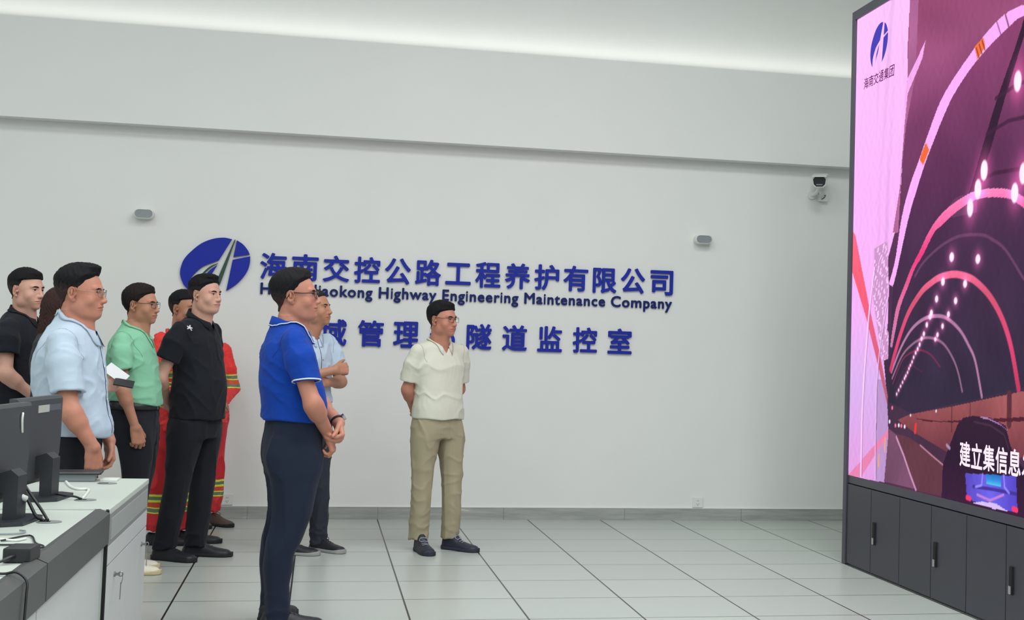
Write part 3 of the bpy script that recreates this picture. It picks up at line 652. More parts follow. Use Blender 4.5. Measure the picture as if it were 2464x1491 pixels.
# papers and phone held over the far end of the desk
pp_ = MB().prism([(-.065, -.032), (.060, -.036), (.066, .03), (-.055, .034)], 0, .004, 2).build('paper_sheets', mat('paper', rgb(224, 226, 230), rough=.7)); pp_.location = (-1.078, 8.105, 1.180); pp_.rotation_euler = (R(62), R(34), R(4)); tag(pp_, 'folded white papers held beside the mint polo', 'paper')
ph_ = MB().box(-.052, .052, -.034, .034, -.004, .004, bev=.003).build('phone', M_DARK); ph_.location = (-1.030, 8.07, 1.128); ph_.rotation_euler = (R(30), R(10), R(4)); tag(ph_, 'black phone held with the white papers', 'phone')
# ------------------------------------------------------------------ figures: smooth blended volumes turned into surfaces
f32 = np.float32
def V3(*a): return np.array(a, dtype=f32)
def nrm(v):
    v = np.asarray(v, float); return v/(np.linalg.norm(v)+1e-12)
def cap(P, a, b, ra, rb):
    a = np.asarray(a, f32); b = np.asarray(b, f32); d = b-a; q = P-a
    t = np.clip(q@d/max(float(d@d), 1e-9), 0, 1); q = q-t[:, None]*d
    return np.sqrt((q*q).sum(1))-(ra+(rb-ra)*t)
def ell(P, c, r, M=None):
    q = P-np.asarray(c, f32)
    if M is not None: q = q@np.asarray(M, f32)
    r = np.asarray(r, f32); a = q/r; k0 = np.sqrt((a*a).sum(1)); b = a/r; k1 = np.sqrt((b*b).sum(1))+1e-6
    return k0*(k0-1)/k1
def smin(a, b, k):
    h = np.clip(.5+.5*(b-a)/k, 0, 1); return b+(a-b)*h-k*h*(1-h)
def smax(a, b, k): return -smin(-a, -b, k)
def rbox(P, c, h, r, M=None):
    q = P-np.asarray(c, f32)
    if M is not None: q = q@np.asarray(M, f32)
    q = np.abs(q)-(np.asarray(h, f32)-r)
    return np.sqrt((np.maximum(q, 0)**2).sum(1))+np.minimum(q.max(1), 0)-r
def table(rows, n=120):
    """smooth (Catmull-Rom) resampling of rows ordered by the first column"""
    rows = np.array(sorted(rows), float); z = rows[:, 0]; zz = np.linspace(z[0], z[-1], n); out = [zz]
    for c in range(1, rows.shape[1]):
        y = rows[:, c]; m = np.gradient(y, z); i = np.clip(np.searchsorted(z, zz)-1, 0, len(z)-2)
        h = z[i+1]-z[i]; t = (zz-z[i])/h
        out.append((2*t**3-3*t**2+1)*y[i]+(t**3-2*t**2+t)*h*m[i]+(-2*t**3+3*t**2)*y[i+1]+(t**3-t**2)*h*m[i+1])
    return np.array(out).T
def loft(P, T, n=2.3, grow=0.0):
    """T: resampled rows (z, centre f, half f, centre l, half l)"""
    z = P[:, 2]; g = [np.interp(z, T[:, 0], T[:, k]).astype(f32) for k in range(1, 5)]
    a = np.maximum(g[1]+grow, .004); b = np.maximum(g[3]+grow, .004)
    q = (np.abs((P[:, 0]-g[0])/a)**n+np.abs((P[:, 1]-g[2])/b)**n)**(1/n)
    return np.maximum((q-1)*np.minimum(a, b), np.maximum(T[0, 0]-z, z-T[-1, 0]))

def surface(F, lo, hi, h):
    """surface nets of F(P) < 0 on a grid of step h; only blocks near the surface are sampled"""
    B = 4; lo = np.asarray(lo, float); hi = np.asarray(hi, float)
    nb = np.maximum(np.ceil((hi-lo)/(h*B)).astype(int), 1); n = nb*B+1
    g = [(lo[k]+(np.arange(nb[k])+.5)*B*h) for k in range(3)]
    cc_ = np.stack(np.meshgrid(*g, indexing='ij'), -1).reshape(-1, 3).astype(f32)
    fc = F(cc_).reshape(nb); act = np.abs(fc) < B*h*1.9
    sgn = np.where(fc < 0, -1.0, 1.0).astype(f32); V = np.ones(n, f32); M = np.zeros(n, bool)
    up = sgn; ua = act
    for ax in range(3): up = np.repeat(up, B, ax); ua = np.repeat(ua, B, ax)
    V[:-1, :-1, :-1] = up; M[:-1, :-1, :-1] = ua
    V[-1] = V[-2]; V[:, -1] = V[:, -2]; V[:, :, -1] = V[:, :, -2]
    for ax in range(3):
        s0 = [slice(None)]*3; s1 = [slice(None)]*3; s0[ax] = slice(1, None); s1[ax] = slice(None, -1); M2 = M.copy(); M2[tuple(s0)] |= M[tuple(s1)]; M = M2
    idx = np.argwhere(M); V[M] = F((lo+idx*h).astype(f32))
    S = V < 0; cnt = np.zeros(np.array(n)-1, np.int8)
    for dx in (0, 1):
        for dy in (0, 1):
            for dz in (0, 1): cnt += S[dx:n[0]-1+dx, dy:n[1]-1+dy, dz:n[2]-1+dz]
    cells = np.argwhere((cnt > 0) & (cnt < 8)); ids = np.full(np.array(n)-1, -1, np.int64); ids[tuple(cells.T)] = np.arange(len(cells))
    off = np.array([[i, j, k] for i in (0, 1) for j in (0, 1) for k in (0, 1)])
    cv = np.stack([V[tuple((cells+o).T)] for o in off], 1); acc = np.zeros((len(cells), 3)); num = np.zeros(len(cells))
    for i in range(8):
        for j in range(i+1, 8):
            if np.abs(off[i]-off[j]).sum() != 1: continue
            a, b = cv[:, i], cv[:, j]; m = (a < 0) != (b < 0); t = np.where(m, a/np.where(m, a-b, 1), 0)
            acc += np.where(m[:, None], off[i]+(off[j]-off[i])*t[:, None], 0); num += m
    verts = lo+(cells+acc/np.maximum(num, 1)[:, None])*h; faces = []
    for ax in range(3):
        a = [slice(None)]*3; b = [slice(None)]*3; a[ax] = slice(None, -1); b[ax] = slice(1, None)
        E = np.argwhere(S[tuple(a)] != S[tuple(b)]); u, v = (ax+1) % 3, (ax+2) % 3
        E = E[(E[:, u] > 0) & (E[:, v] > 0) & (E[:, u] < n[u]-1) & (E[:, v] < n[v]-1)]
        if not len(E): continue
        q = []
        for du, dv in ((-1, -1), (0, -1), (0, 0), (-1, 0)):
            c = E.copy(); c[:, u] += du; c[:, v] += dv; q.append(ids[tuple(c.T)])
        q = np.stack(q, 1); fl = ~S[tuple(E.T)]; q[fl] = q[fl][:, ::-1]; faces.append(q[(q >= 0).all(1)])
    return verts, (np.concatenate(faces) if faces else np.zeros((0, 4), int))
def compact(v, f):
    u, inv = np.unique(f, return_inverse=True); return v[u], inv.reshape(f.shape)

# ---- head, in head axes: x forward, y to the person's left, z up, origin between the eyes
NOSE = dict(tip=(0.117, -0.036), w=0.0095)
def head_sdf(q, s):
    w = s.get('wide', 1.0); jaw = s.get('jaw', 1.0); q = q.copy(); q[:, 1] /= w
    ay = np.abs(q[:, 1]); m = np.stack([q[:, 0], ay, q[:, 2]], 1)        # mirrored
    d = ell(q, (-.012, 0, .030), (.098, .076, .088))
    d = smin(d, ell(q, (.028, 0, -.012), (.066, .064, .085)), .02)
    d = smin(d, ell(q, (.020, 0, -.064), (.064, .054*jaw, .050)), .02)
    d = smin(d, ell(m, (.002, .046*jaw, -.062), (.032, .020, .034)), .025)
    d = smin(d, ell(q, (.072, 0, -.097), (.021, .024*jaw, .018)), .018)
    d = smin(d, ell(m, (.056, .038, -.036), (.026, .027, .026)), .02)
    d = smin(d, ell(q, (.069, 0, -.064), (.028, .039, .029)), .02)
    d = smin(d, cap(m, (.082, 0, .019), (.074, .044, .020), .012, .009), .012)
    if s.get('chin2'): d = smin(d, ell(q, (.028, 0, -.100), (.052, .046*jaw, .030)), .03)
    d = smax(d, -ell(m, (.101, .031, .000), (.017, .020, .0125)), .012)
    d = smin(d, cap(m, (.072, .031, .0045), (.072, .031, -.006), .0148, .0142), .004)     # lids
    d = smax(d, -ell(m, (.0915, .031, -.0005), (.014, .0155, .0028)), .0012)
    nx, nz = NOSE['tip']
    n = cap(q, (.088, 0, .010), (nx-.011, 0, nz+.002), .0075, .0105)
    n = smin(n, ell(q, (nx-.011, 0, nz), (.0125, .0115, .0105)), .006)
    n = smin(n, ell(m, (nx-.018, .0125, nz-.003), (.011, .0078, .0085)), .006)
    n = smax(n, -ell(m, (nx-.013, .0065, nz-.0125), (.006, .0035, .004)), .003)
    d = smin(d, n, .010)
    d = smin(d, ell(q, (.0890, 0, -.0634), (.0118, .0290, .0052)), .007)
    d = smin(d, ell(q, (.0865, 0, -.0732), (.0115, .0255, .0060)), .007)
    d = smax(d, -cap(m, (.1045, 0, -.0682), (.0895, .0320, -.0705+s.get('smile', 0)), .0034, .0026), .002)
    # ears
    t = R(30); E = np.array([[math.cos(t), -math.sin(t), 0], [math.sin(t), math.cos(t), 0], [0, 0, 1]], f32)
    e = ell(m, (-.016, .0815, -.006), (.0235, .0070, .0310), E); e = smin(e, ell(m, (-.009, .0765, -.036), (.011, .0065, .010), E), .008)
    e = smax(e, -ell(m, (-.0125, .0890, -.004), (.0160, .0095, .0225), E), .002)
    e = smin(e, ell(m, (-.0145, .0835, -.002), (.0055, .0045, .0140), E), .003); e = smin(e, ell(m, (-.001, .0765, -.010), (.005, .005, .008)), .004)
    return smin(d, e, .006)
HAIRLINE = [(-.03, -.002), (-.012, .003), (.004, .007), (.022, .016), (.040, .029), (.056, .044), (.070, .062), (.080, .085), (.092, .13)]
FRINGE = [(-.03, 0), (0, .006), (.028, .012), (.050, .020), (.058, .034), (.064, .088), (.072, .13)]
def hair_sdf(q, s, neck):
    w = s.get('wide', 1.0); q = q.copy(); q[:, 1] /= w; x, y, z = q[:, 0], q[:, 1], q[:, 2]; st = s.get('hair', {})
    top, side = st.get('top', .020), st.get('side', .005)
    h = np.clip((z-.005)/.085, 0, 1); h = h*h*(3-2*h); t = side+(top-side)*h-np.where(z < 0, 1, 0)*side*.7*np.clip(-z/.07, 0, 1)
    t = t*(1-.55*np.clip((x-.045)/.04, 0, 1)*np.clip((.115-z)/.03, 0, 1)); ln = np.array(st.get('line', HAIRLINE)); xh0 = np.interp(z, ln[:, 0], ln[:, 1]); t = t*(.22+.78*np.clip((xh0-x)/.030, 0, 1)); d = ell(q, (-.012, 0, .030), (.098, .076, .088))-t
    if not st.get('long'): d = smin(d, neck-.0035, .015)
    qf = st.get('quiff')
    if qf: d = smin(d, ell(q, (qf[0]-.010, 0, qf[1]), (qf[2], .055, qf[3])), .02)
    tex = st.get('tex', 1.0)*(.0007*np.sin(x*200+7*np.sin(y*50)+4*np.sin(z*70))+.0007*np.sin(y*230+6*np.sin(x*60)))
    ln = np.array(st.get('line', HAIRLINE)); xh = np.interp(z, ln[:, 0], ln[:, 1])+4*tex                # hairline: how far forward at each height
    cut = (xh-x)*.7
    if not st.get('long'):
        cut = np.minimum(cut, (np.sqrt(((x+.012)/.027)**2+((z+.010)/.034)**2)-1)*.026)                    # around the ear
        cut = np.minimum(cut, np.maximum(-.036+.55*z-x, z+.012))                                        # sideburn ends
        cut = np.minimum(cut, z+st.get('nape', .072)+.25*(x+.06))
    d = smax(d+tex, -cut, .006)
    if st.get('long'):
        L = cap(q, (-.055, 0, .0), (-.085, 0, -.26), .075, .055); L = smin(L, cap(np.stack([x, np.abs(y), z], 1), (-.01, .062, .0), (-.02, .070, -.22), .028, .03), .02)
        d = smin(d, L+3*tex, .02)
    return d

# ---- hands
def hand_parts(h):
    """h: wrist, d (towards the knuckles), n (where the palm faces), side +1 right / -1 left, curl angles; -> list of tapered pieces"""
    d = nrm(h['d']); n = np.asarray(h['n'], float); n = nrm(n-d*(n@d)); s = np.cross(d, n)*h['side']; wv = np.asarray(h['w'], float); k = h.get('k', 1.0)
    P = lambda a, b, c: wv+k*(a*d+b*s+c*n)
    pc = []
    for b, ln in ((.030, .088), (.011, .092), (-.010, .088), (-.029, .080)): pc.append((P(.006, b*.62, 0), P(ln, b, 0), .0145*k, .0125*k))
    pc.append((P(.0, .012, 0), P(.03, .022, .006), .017*k, .016*k)); pc.append((P(.0, -.012, 0), P(.04, -.02, .003), .016*k, .014*k))
    cu = h.get('curl', (35, 45, 30)); spread = h.get('spread', .06); fing = []
    for i, (b, base, L, r) in enumerate(((.030, .090, .070, .0092), (.010, .095, .078, .0094), (-.011, .090, .072, .0090), (-.030, .082, .057, .0080))):
        p = P(base, b, 0); sp = spread*(1.5-i); ang = 0; c = [p]; m = 1+.10*i*h.get('fan', 1)
        for j, fr in enumerate((.46, .31, .26)):
            ang += R(cu[j])*m; v = math.cos(ang)*(d+s*sp)+math.sin(ang)*n; p = p+k*L*fr*nrm(v); c.append(p)
        fing.append((c, [r*k*1.03, r*k*.98, r*k*.90, r*k*.76]))
    th = h.get('thumb', (.62, .72, .30)); b0 = P(.022, .026, .006); v = nrm(th[0]*d+th[1]*s+th[2]*n); v2 = nrm(v+h.get('tcurl', .45)*(d*.6+n*.5-s*.3))
    c = [b0, b0+v*.044*k, b0+v*.044*k+v2*.032*k, b0+v*.044*k+v2*.032*k+nrm(v2+.25*n)*.025*k]
    fing.append((c, [.0150*k, .0115*k, .0102*k, .0080*k])); return pc, fing
def hand_sdf(P, parts):
    pc, fing = parts; d = None
    for a, b, ra, rb in pc:
        e = cap(P, a, b, ra, rb); d = e if d is None else smin(d, e, .012)
    for c, r in fing:
        f = None
        for j in range(3):
            e = cap(P, c[j], c[j+1], r[j], r[j+1]); f = e if f is None else smin(f, e, .003)
        d = smin(d, f, .006)
    return d

SKIN = {}
def skin(tone):
    if tone not in SKIN:
        SKIN[tone] = [mat('skin_%d' % len(SKIN), tone, rough=0.5, var=0.07, vscale=22, bump=0.06, bscale=500, spec=0.35, sss=0.12),
                      mat('lips_%d' % len(SKIN), tuple(a*b for a, b in zip(tone, (.86, .68, .68))), rough=0.45),
                      mat('eye_white', rgb(190, 180, 174), rough=0.25), mat('eye_iris', rgb(24, 18, 16), rough=0.15)]
    return SKIN[tone]
HAIR = lambda c=(26, 25, 28): mat('hair_%d_%d_%d' % c, rgb(*c), rough=0.75, var=0.25, vscale=140, bump=0.5, bscale=480, spec=0.15)
FAB = lambda nm, c, rough=0.85, bump=0.25: mat(nm, rgb(*c), rough=rough, var=0.03, vscale=5, bump=bump, bscale=420, spec=0.2, sheen=0.05)

def wrinkle(P, seed, amp, freq=1.0):
    r = np.random.RandomState(seed); o = np.zeros(len(P), f32)
    for i in range(5):
        k = r.normal(size=3)*np.array([16, 16, 18])*freq; m = r.normal(size=3)*9*freq; o += np.sin(P@k.astype(f32)+r.uniform(0, 6)+1.8*np.sin(P@m.astype(f32)+r.uniform(0, 6)))
    o = np.abs(o/5); return amp*(.35-1.5*np.clip(1-o*3.4, 0, 1)**1.6+.5*o)
def sphere_pts(c, r, n=18, m=12):
    v = []; f = []
    for i in range(m+1):
        a = math.pi*i/m
        for j in range(n): b = 2*math.pi*j/n; v.append((c[0]+r*math.cos(a), c[1]+r*math.sin(a)*math.cos(b), c[2]+r*math.sin(a)*math.sin(b)))
    for i in range(m):
        for j in range(n): f.append((i*n+j, (i+1)*n+j, (i+1)*n+(j+1) % n, i*n+(j+1) % n))
    return np.array(v), np.array(f)
def ring(c_f, h_f, c_l, h_l, n=48, e=2.3):
    out = []
    for k in range(n):
        a = 2*math.pi*k/n; ca, sa = math.cos(a), math.sin(a)
        out.append((c_f+h_f*math.copysign(abs(ca)**(2/e), ca), c_l+h_l*math.copysign(abs(sa)**(2/e), sa)))
    return out
def leg_table(hip, ankle, knee=(0, 0), w=1.0, zb=.05, hem=1.0):
    """rows of one trouser leg from hip (f, l) to ankle (f, l); knee = extra (f, l) bend"""
    rows = []
    for z, hf, hl in ((zb, .063*hem, .058*hem), (.14, .062*hem, .058*hem), (.26, .068, .063), (.38, .072, .067), (.48, .073, .070), (.60, .083, .079), (.70, .096, .093), (.80, .106, .097), (.86, .104, .090), (.90, .090, .074)):
        t = (z-.05)/.85; b = math.sin(math.pi*min(max((z-.05)/.85, 0), 1))
        rows.append((z, ankle[0]+(hip[0]-ankle[0])*t+knee[0]*b, hf*w, ankle[1]+(hip[1]-ankle[1])*t+knee[1]*b, hl*w))
    return rows

def person(S):
    phi = R(S['phi']); X, Y = S['loc']; root = empty('person', (X, Y, 0), phi); tag(root, S['label'], 'person')
    cp, sp = math.cos(phi), math.sin(phi)
    W = lambda x, y, z: np.array([x*cp+y*sp, -x*sp+y*cp, z])               # offsets seen along the room axes -> body axes
    S = {k: (v(W) if callable(v) and k != 'extra' else v) for k, v in S.items()}
    T = table([(z, (a+b)/2, (b-a)/2, c[0] if c else 0, hl) for z, a, b, hl, *c in S['torso']])
    hs = S.get('hscale', 1.0); h0 = np.array(S['head'], float)
    yw, pt, rl = R(S.get('hyaw', S['phi']))-phi, R(S.get('hpitch', 0)), R(S.get('hroll', 0))
    Hm = np.array(Matrix.Rotation(yw, 3, 'Z') @ Matrix.Rotation(-pt, 3, 'Y') @ Matrix.Rotation(rl, 3, 'X'))
    tohead = lambda P: ((P-h0.astype(f32))@Hm.astype(f32))/f32(hs)
    fromhead = lambda q: h0+hs*(np.asarray(q, float)@Hm.T)
    face = S.get('face', {}); nr = S.get('neck_r', .058)
    cb = S['collar']                                                        # (back f, back z, front f, front z, half width, centre l)
    cl = cb[5] if len(cb) > 5 else 0.0
    nb = np.array([(cb[0]+cb[2])/2, cl, (cb[1]+cb[3])/2-.055]); nh = fromhead((-.026, 0, -.06))
    chinp = fromhead((.030, 0, -.092)); nf = np.array([cb[2]-.030, cl, cb[3]-.01])
    def neck_sdf(P): return smin(cap(P, nb, nh, nr*1.04, nr*.93), cap(P, nf, chinp, .030, .034), .03)
    hem = S['hem']; arms = S['arms']; fat = S.get('arm_w', 1.0); HP = []
    for a in arms:
        for k in ('sh', 'el', 'wr'): a[k] = np.asarray(a[k], float)
        if 'hand' in a:
            hd = dict(a['hand']); hd['w'] = a['wr']; hd['side'] = a['side']; HP.append((hand_parts(hd), a['wr'], hd))
    legs = [table(l) for l in S['legs']]; hipT = table(S['hips'])
    lc_ = T[-1]
    def arm_sdf(P):
        d = None
        for a in arms:
            s_, e_, w_ = a['sh'], a['el'], a['wr']; m_ = e_+(w_-e_)*.30
            x = smin(cap(P, s_*[1, .92, 1]-[0, 0, .035], e_, .036*fat, .038*fat), cap(P, e_, w_, .037*fat, .0265*fat), .02); x = smin(x, cap(P, e_+(w_-e_)*.12, m_, .0425*fat, .041*fat), .02)
            d = x if d is None else np.minimum(d, x)
        return d
    def body_sdf(P):
        d = np.maximum(loft(P, T, grow=-.018), hem[0]+.07-P[:, 2])
        for a in arms: d = smin(d, cap(P, (nb[0], nb[1]+.05*a['side']*-1, nb[2]+.0), a['sh']*[1, .80, 1]-[0, 0, .03], .028, .028), .03)
        d = smin(d, arm_sdf(P), .02)
        for l in legs: d = smin(d, np.maximum(loft(P, l, 2.1, -.018), P[:, 2]-.86), .02)
        d = smin(d, loft(P, hipT, grow=-.03), .02); d = smin(d, neck_sdf(P), .02)
        q = tohead(P); near = (q*q).sum(1) < .26**2
        if near.any(): d[near] = smin(d[near], head_sdf(q[near], face)*hs, .012)
        for parts, wv, hd in HP:
            r = P-wv.astype(f32); nn = (r*r).sum(1) < .27**2
            if nn.any(): d[nn] = smin(d[nn], hand_sdf(P[nn], parts), .012)
        return d
    # ---- skin: one surface; head and hands sampled more finely
    boxes = [(fromhead((0, 0, 0))-[.17, .15, .145], fromhead((0, 0, 0))+[.17, .15, .165], .0027)]
    for parts, wv, hd in HP:
        pts = np.array([p for c, r in parts[1] for p in c]+[p[1] for p in parts[0]]+[wv])
        bx_ = [pts.min(0)-.022, pts.max(0)+.022, S.get('hand_h', .0027)]
        if len(boxes) > 1 and (np.maximum(boxes[-1][0], bx_[0]) < np.minimum(boxes[-1][1], bx_[1])).all():
            boxes[-1] = (np.minimum(boxes[-1][0], bx_[0]), np.maximum(boxes[-1][1], bx_[1]), bx_[2])
        else: boxes.append(tuple(bx_))
    allp = np.array([a[k] for a in arms for k in ('sh', 'el', 'wr')]); lo = np.minimum(allp.min(0)-.12, [-.27, -.26, .03]); hi = np.maximum(allp.max(0)+.12, [.25, .26, 1.5]); hi[2] = max(hi[2], h0[2])
    for l in legs: lo[:2] = np.minimum(lo[:2], [(l[:, 1]-l[:, 2]).min()-.03, (l[:, 3]-l[:, 4]).min()-.03]); hi[:2] = np.maximum(hi[:2], [(l[:, 1]+l[:, 2]).max()+.03, (l[:, 3]+l[:, 4]).max()+.03])
    v, f = surface(body_sdf, lo, hi, .0062); ce = v[f].mean(1); keep = np.ones(len(f), bool)
    for a, b, h in boxes: keep &= ~((ce > a+.007) & (ce < b-.007)).all(1)
    VV = [v]; FF = [f[keep]]; n0 = len(v)
    for a, b, h in boxes:
        v2, f2 = surface(body_sdf, a, b, h); VV.append(v2); FF.append(f2+n0); n0 += len(v2)
    v = np.concatenate(VV); f = np.concatenate(FF); ce = v[f].mean(1); q = (ce-h0)@Hm/hs; mi = np.zeros(len(f), int)
    ly = np.clip(1-(q[:, 1]/.0300)**2, 0, 1); mi[(q[:, 0] > .074) & (np.abs(q[:, 1]) < .0300) & (np.abs(q[:, 2]+.0685) < .0105*ly**.6)] = 1
    ev, ef = [], []
    for sd in (-1, 1):
        sv, sf = sphere_pts((0, 0, 0), .0127); mm = sv[sf].mean(1)[:, 0] > .0127*math.cos(R(27)); w_ = face.get('wide', 1.0)
        ev.append(fromhead(sv+[.0738, sd*.031*w_, -.0005])); ef.append(sf+n0); n0 += len(sv); mi = np.concatenate([mi, np.where(mm, 3, 2)])
    v = np.concatenate([v]+ev); f = np.concatenate([f]+ef); v, f = compact(v, f)
    mesh_obj('body', v, f, skin(S['tone']), root, True, mi)
    # ---- hair, eyebrows
    hc = S.get('hair_col', (26, 25, 28)); w_ = face.get('wide', 1.0)
    long_ = face.get('hair', {}).get('long')
    hl_, hh_ = fromhead((0, 0, 0))-[.2, .19, .36 if long_ else .15], fromhead((0, 0, 0))+[.2, .19, .20]
    v, f = surface(lambda P: hair_sdf(tohead(P), face, neck_sdf(P)/hs if True else 0)*hs, hl_, hh_, .0034)
    if len(f):
        v, f = compact(v, f); qc = tohead(v[f].mean(1).astype(f32)); jit = .004*np.sin(qc[:, 0]*300)+.004*np.sin(qc[:, 1]*340+qc[:, 2]*200)
        fd = face.get('hair', {}).get('fade', .030); lv = np.where(qc[:, 2]+jit+.25*np.minimum(qc[:, 0]+.05, 0) < fd-.022, 2, np.where(qc[:, 2]+jit+.25*np.minimum(qc[:, 0]+.05, 0) < fd, 1, 0))
        if long_: lv[:] = 0
        t3 = [int(255*c**(1/2.2)) for c in S['tone']]; mixc = lambda k: tuple(int(h_*(1-k)+t_*k) for h_, t_ in zip(hc, t3))
        mesh_obj('hair', v, f, [HAIR(hc), HAIR(mixc(.10)), HAIR(mixc(.22))], root, True, lv)
    for sd in (-1, 1):
        z0 = .0185+face.get('brow', 0)
        MB().tube([fromhead((x, sd*y*w_, z0+z)) for x, y, z in ((.0930, .011, -.0045), (.0930, .022, -.001), (.0890, .035, .0005), (.0800, .048, -.0035))], [.0024, .0040, .0038, .0016], n=6).build('eyebrow', HAIR(hc), root, True)
        MB().tube([fromhead((.0740+.0147*math.cos(a_)*.97, sd*w_*(.031+.0150*math.sin(a_)), .0031+.0006*math.cos(a_))) for a_ in np.linspace(-1.0, 1.15, 9)], [.0005, .0009, .0011, .0012, .0013, .0013, .0013, .0011, .0006], n=5).build('eyelashes', HAIR((22, 20, 22)), root, True)
    # ---- shirt
    long_s = S.get('long'); wr = S.get('wrinkle', .0035); sd0 = S.get('seed', 1)
    sr = S.get('sleeve_r', (.066, .062))
    def sleeve(P, a):
        s_, e_ = a['sh'], a['el']
        if long_s:
            d = smin(cap(P, s_*[1, .95, 1]-[0, 0, .012], e_, sr[0]*.85, sr[1]), cap(P, e_, a['wr'], sr[1]*.98, .046), .02); u = nrm(a['wr']-e_); p1 = a['wr']-u*.015
            return smax(d, (P-p1.astype(f32))@u.astype(f32), .004)
        u = nrm(e_-s_); p1 = s_+u*np.linalg.norm(e_-s_)*a.get('sleeve', .62)
        up = nrm(u+np.array(a.get('cut', (0, 0, 0)), float))
        s2 = s_*[1, .95, 1]-[0, 0, .012]; m2 = s_+(p1-s_)*.45; d = smin(cap(P, s2, m2, sr[0]*.80, sr[0]*.97), cap(P, m2, p1+u*.05, sr[0]*.97, sr[1]), .015); d = smax(d, (P-p1.astype(f32))@up.astype(f32), .006)
        return smax(d, -cap(P, p1-u*.05, p1+u*.08, sr[1]-.024, sr[1]-.015), .002)
    def shirt_sdf(P):
        d = loft(P, T)
        for a in arms:
            d = smin(d, cap(P, (nb[0], nb[1]-.026*a['side'], nb[2]+.004), a['sh']*[1, .90, 1]+[0, 0, .004], .042, .044), .05)
        for a in arms: d = smin(d, sleeve(P, a), .022)
        d = d+wrinkle(P, sd0, wr)+wrinkle(P, sd0+50, wr*.3, 2.2)
        d = smax(d, hem[0]+hem[1]*P[:, 0]+.004*np.sin(P[:, 1]*30)-P[:, 2], .006)
        d = smax(d, -np.maximum(neck_sdf(P)-.004, nb[2]-.03-P[:, 2]), .004)
        zc_ = cb[1]+(cb[3]-cb[1])*np.clip((P[:, 0]-cb[0])/(cb[2]-cb[0]), 0, 1)-.034
        ed_ = (np.sqrt(((P[:, 0]-(cb[0]+cb[2])/2)/((cb[2]-cb[0])/2+.006))**2+((P[:, 1]-cl)/(cb[4]+.006))**2)-1)*.06
        d = smax(d, -np.maximum(ed_, zc_-P[:, 2]), .004)
        vn = S.get('vneck')
        if vn: d = smax(d, -np.maximum(np.maximum(np.abs(P[:, 1]-cl)-(P[:, 2]-vn)*.42, nb[0]+.02-P[:, 0]), -(neck_sdf(P)+.05)*0-1), .004)
        return d
    lo2 = np.minimum(lo, np.array([T[:, 1].min()-.3, -.33, hem[0]-.12])); lo2[2] = max(hem[0]-.12, .5); hi2 = hi+.05; hi2[2] = max(cb[1], cb[3])+.03
    v, f = surface(shirt_sdf, lo2, hi2, .0062)
    nm = S.get('top_name', 'shirt'); MS = S['shirt']; mesh_obj(nm, *compact(v, f), MS, root, True)
    shirt = root.children[-1]
    # ---- collar
    if S.get('collar_on', True):
        n = 44; g = S.get('gap', .32); rows = []; hf_, zm = (cb[2]-cb[0])/2, 0; fc_ = (cb[2]+cb[0])/2; ht = S.get('collar_h', .046)
        ed = []; v = []; 
        for i in range(n+1):
            a = g+(2*math.pi-2*g)*i/n; ca, sa = math.cos(a), math.sin(a); t = (1-ca)/2; zt = cb[3]+(cb[1]-cb[3])*t
            fr_ = max(0, 1-min(a, 2*math.pi-a)/1.1)
            def pt(o, dz, df=0): return (fc_+df+(hf_+o)*ca, cl+(cb[4]+o)*sa, zt+dz)
            sp_ = S.get('spread', 1.0)
            zz_ = np.linspace(.03, -ht-.03, 60)
            def rest(o):                                                     # height at which the fold comes to lie on the shirt
                p0 = np.array([pt(o, dz) for dz in zz_], f32); i_ = np.where(shirt_sdf(p0) < .0015)[0]
                return zz_[i_[0]]+.0075 if len(i_) else -9
            o1, o2 = .013+.006*fr_, .019+.020*fr_*sp_; d1, d2 = max(-ht*.5, rest(o1)), max(-ht-.016*fr_*sp_, rest(o2))
            v += [pt(-.001, -.05), pt(.0015, .001), pt(.006, max(.0015, min(d1+.004, .012))), pt(o1, d1), pt(o2, d2), pt(o2-.003, d2-.0045)]
            ed.append(pt(o2+.0015, d2+.001))
        f = [(i*6+k, i*6+k+1, (i+1)*6+k+1, (i+1)*6+k) for i in range(n) for k in range(5)]
        co_ = MB().add(v, f).build('collar', S.get('collar_mat', MS), root, True)
        if not S.get('piping'): MB().tube([(q_[0], q_[1], q_[2]-.0035) for q_ in ed], .0017, n=5).build('collar_edge_shade', SEAM_OR_SHADE(S.get('collar_mat', MS)) if not long_s else MS, co_, True)  # line under the collar leaf, its shade put into the colour
        if S.get('piping'): MB().tube(ed, .0028, n=6).build('collar_stripe', S['piping'], co_, True)
    if S.get('piping'):
        for a in arms:
            u = nrm(a['el']-a['sh']); p1 = a['sh']+u*np.linalg.norm(a['el']-a['sh'])*a.get('sleeve', .62)
            up = nrm(u+np.array(a.get('cut', (0, 0, 0)), float)); e1 = nrm(np.cross(up, [0, 1, .2])); e2 = np.cross(up, e1); P_ = []
            for k in range(40):
                dr = e1*math.cos(k*math.pi/20)+e2*math.sin(k*math.pi/20); ts = np.linspace(.03, .115, 120); pp = (p1-up*.004)+ts[:, None]*dr
                ins = np.where(sleeve(pp.astype(f32), a)+wrinkle(pp.astype(f32), sd0, wr) < 0)[0]; P_.append((p1-up*.004)+dr*((ts[ins[-1]] if len(ins) else sr[1])+.0015))
            MB().tube(P_, .0034, n=6, closed=True).build('sleeve_stripe', S['piping'], shirt, True)
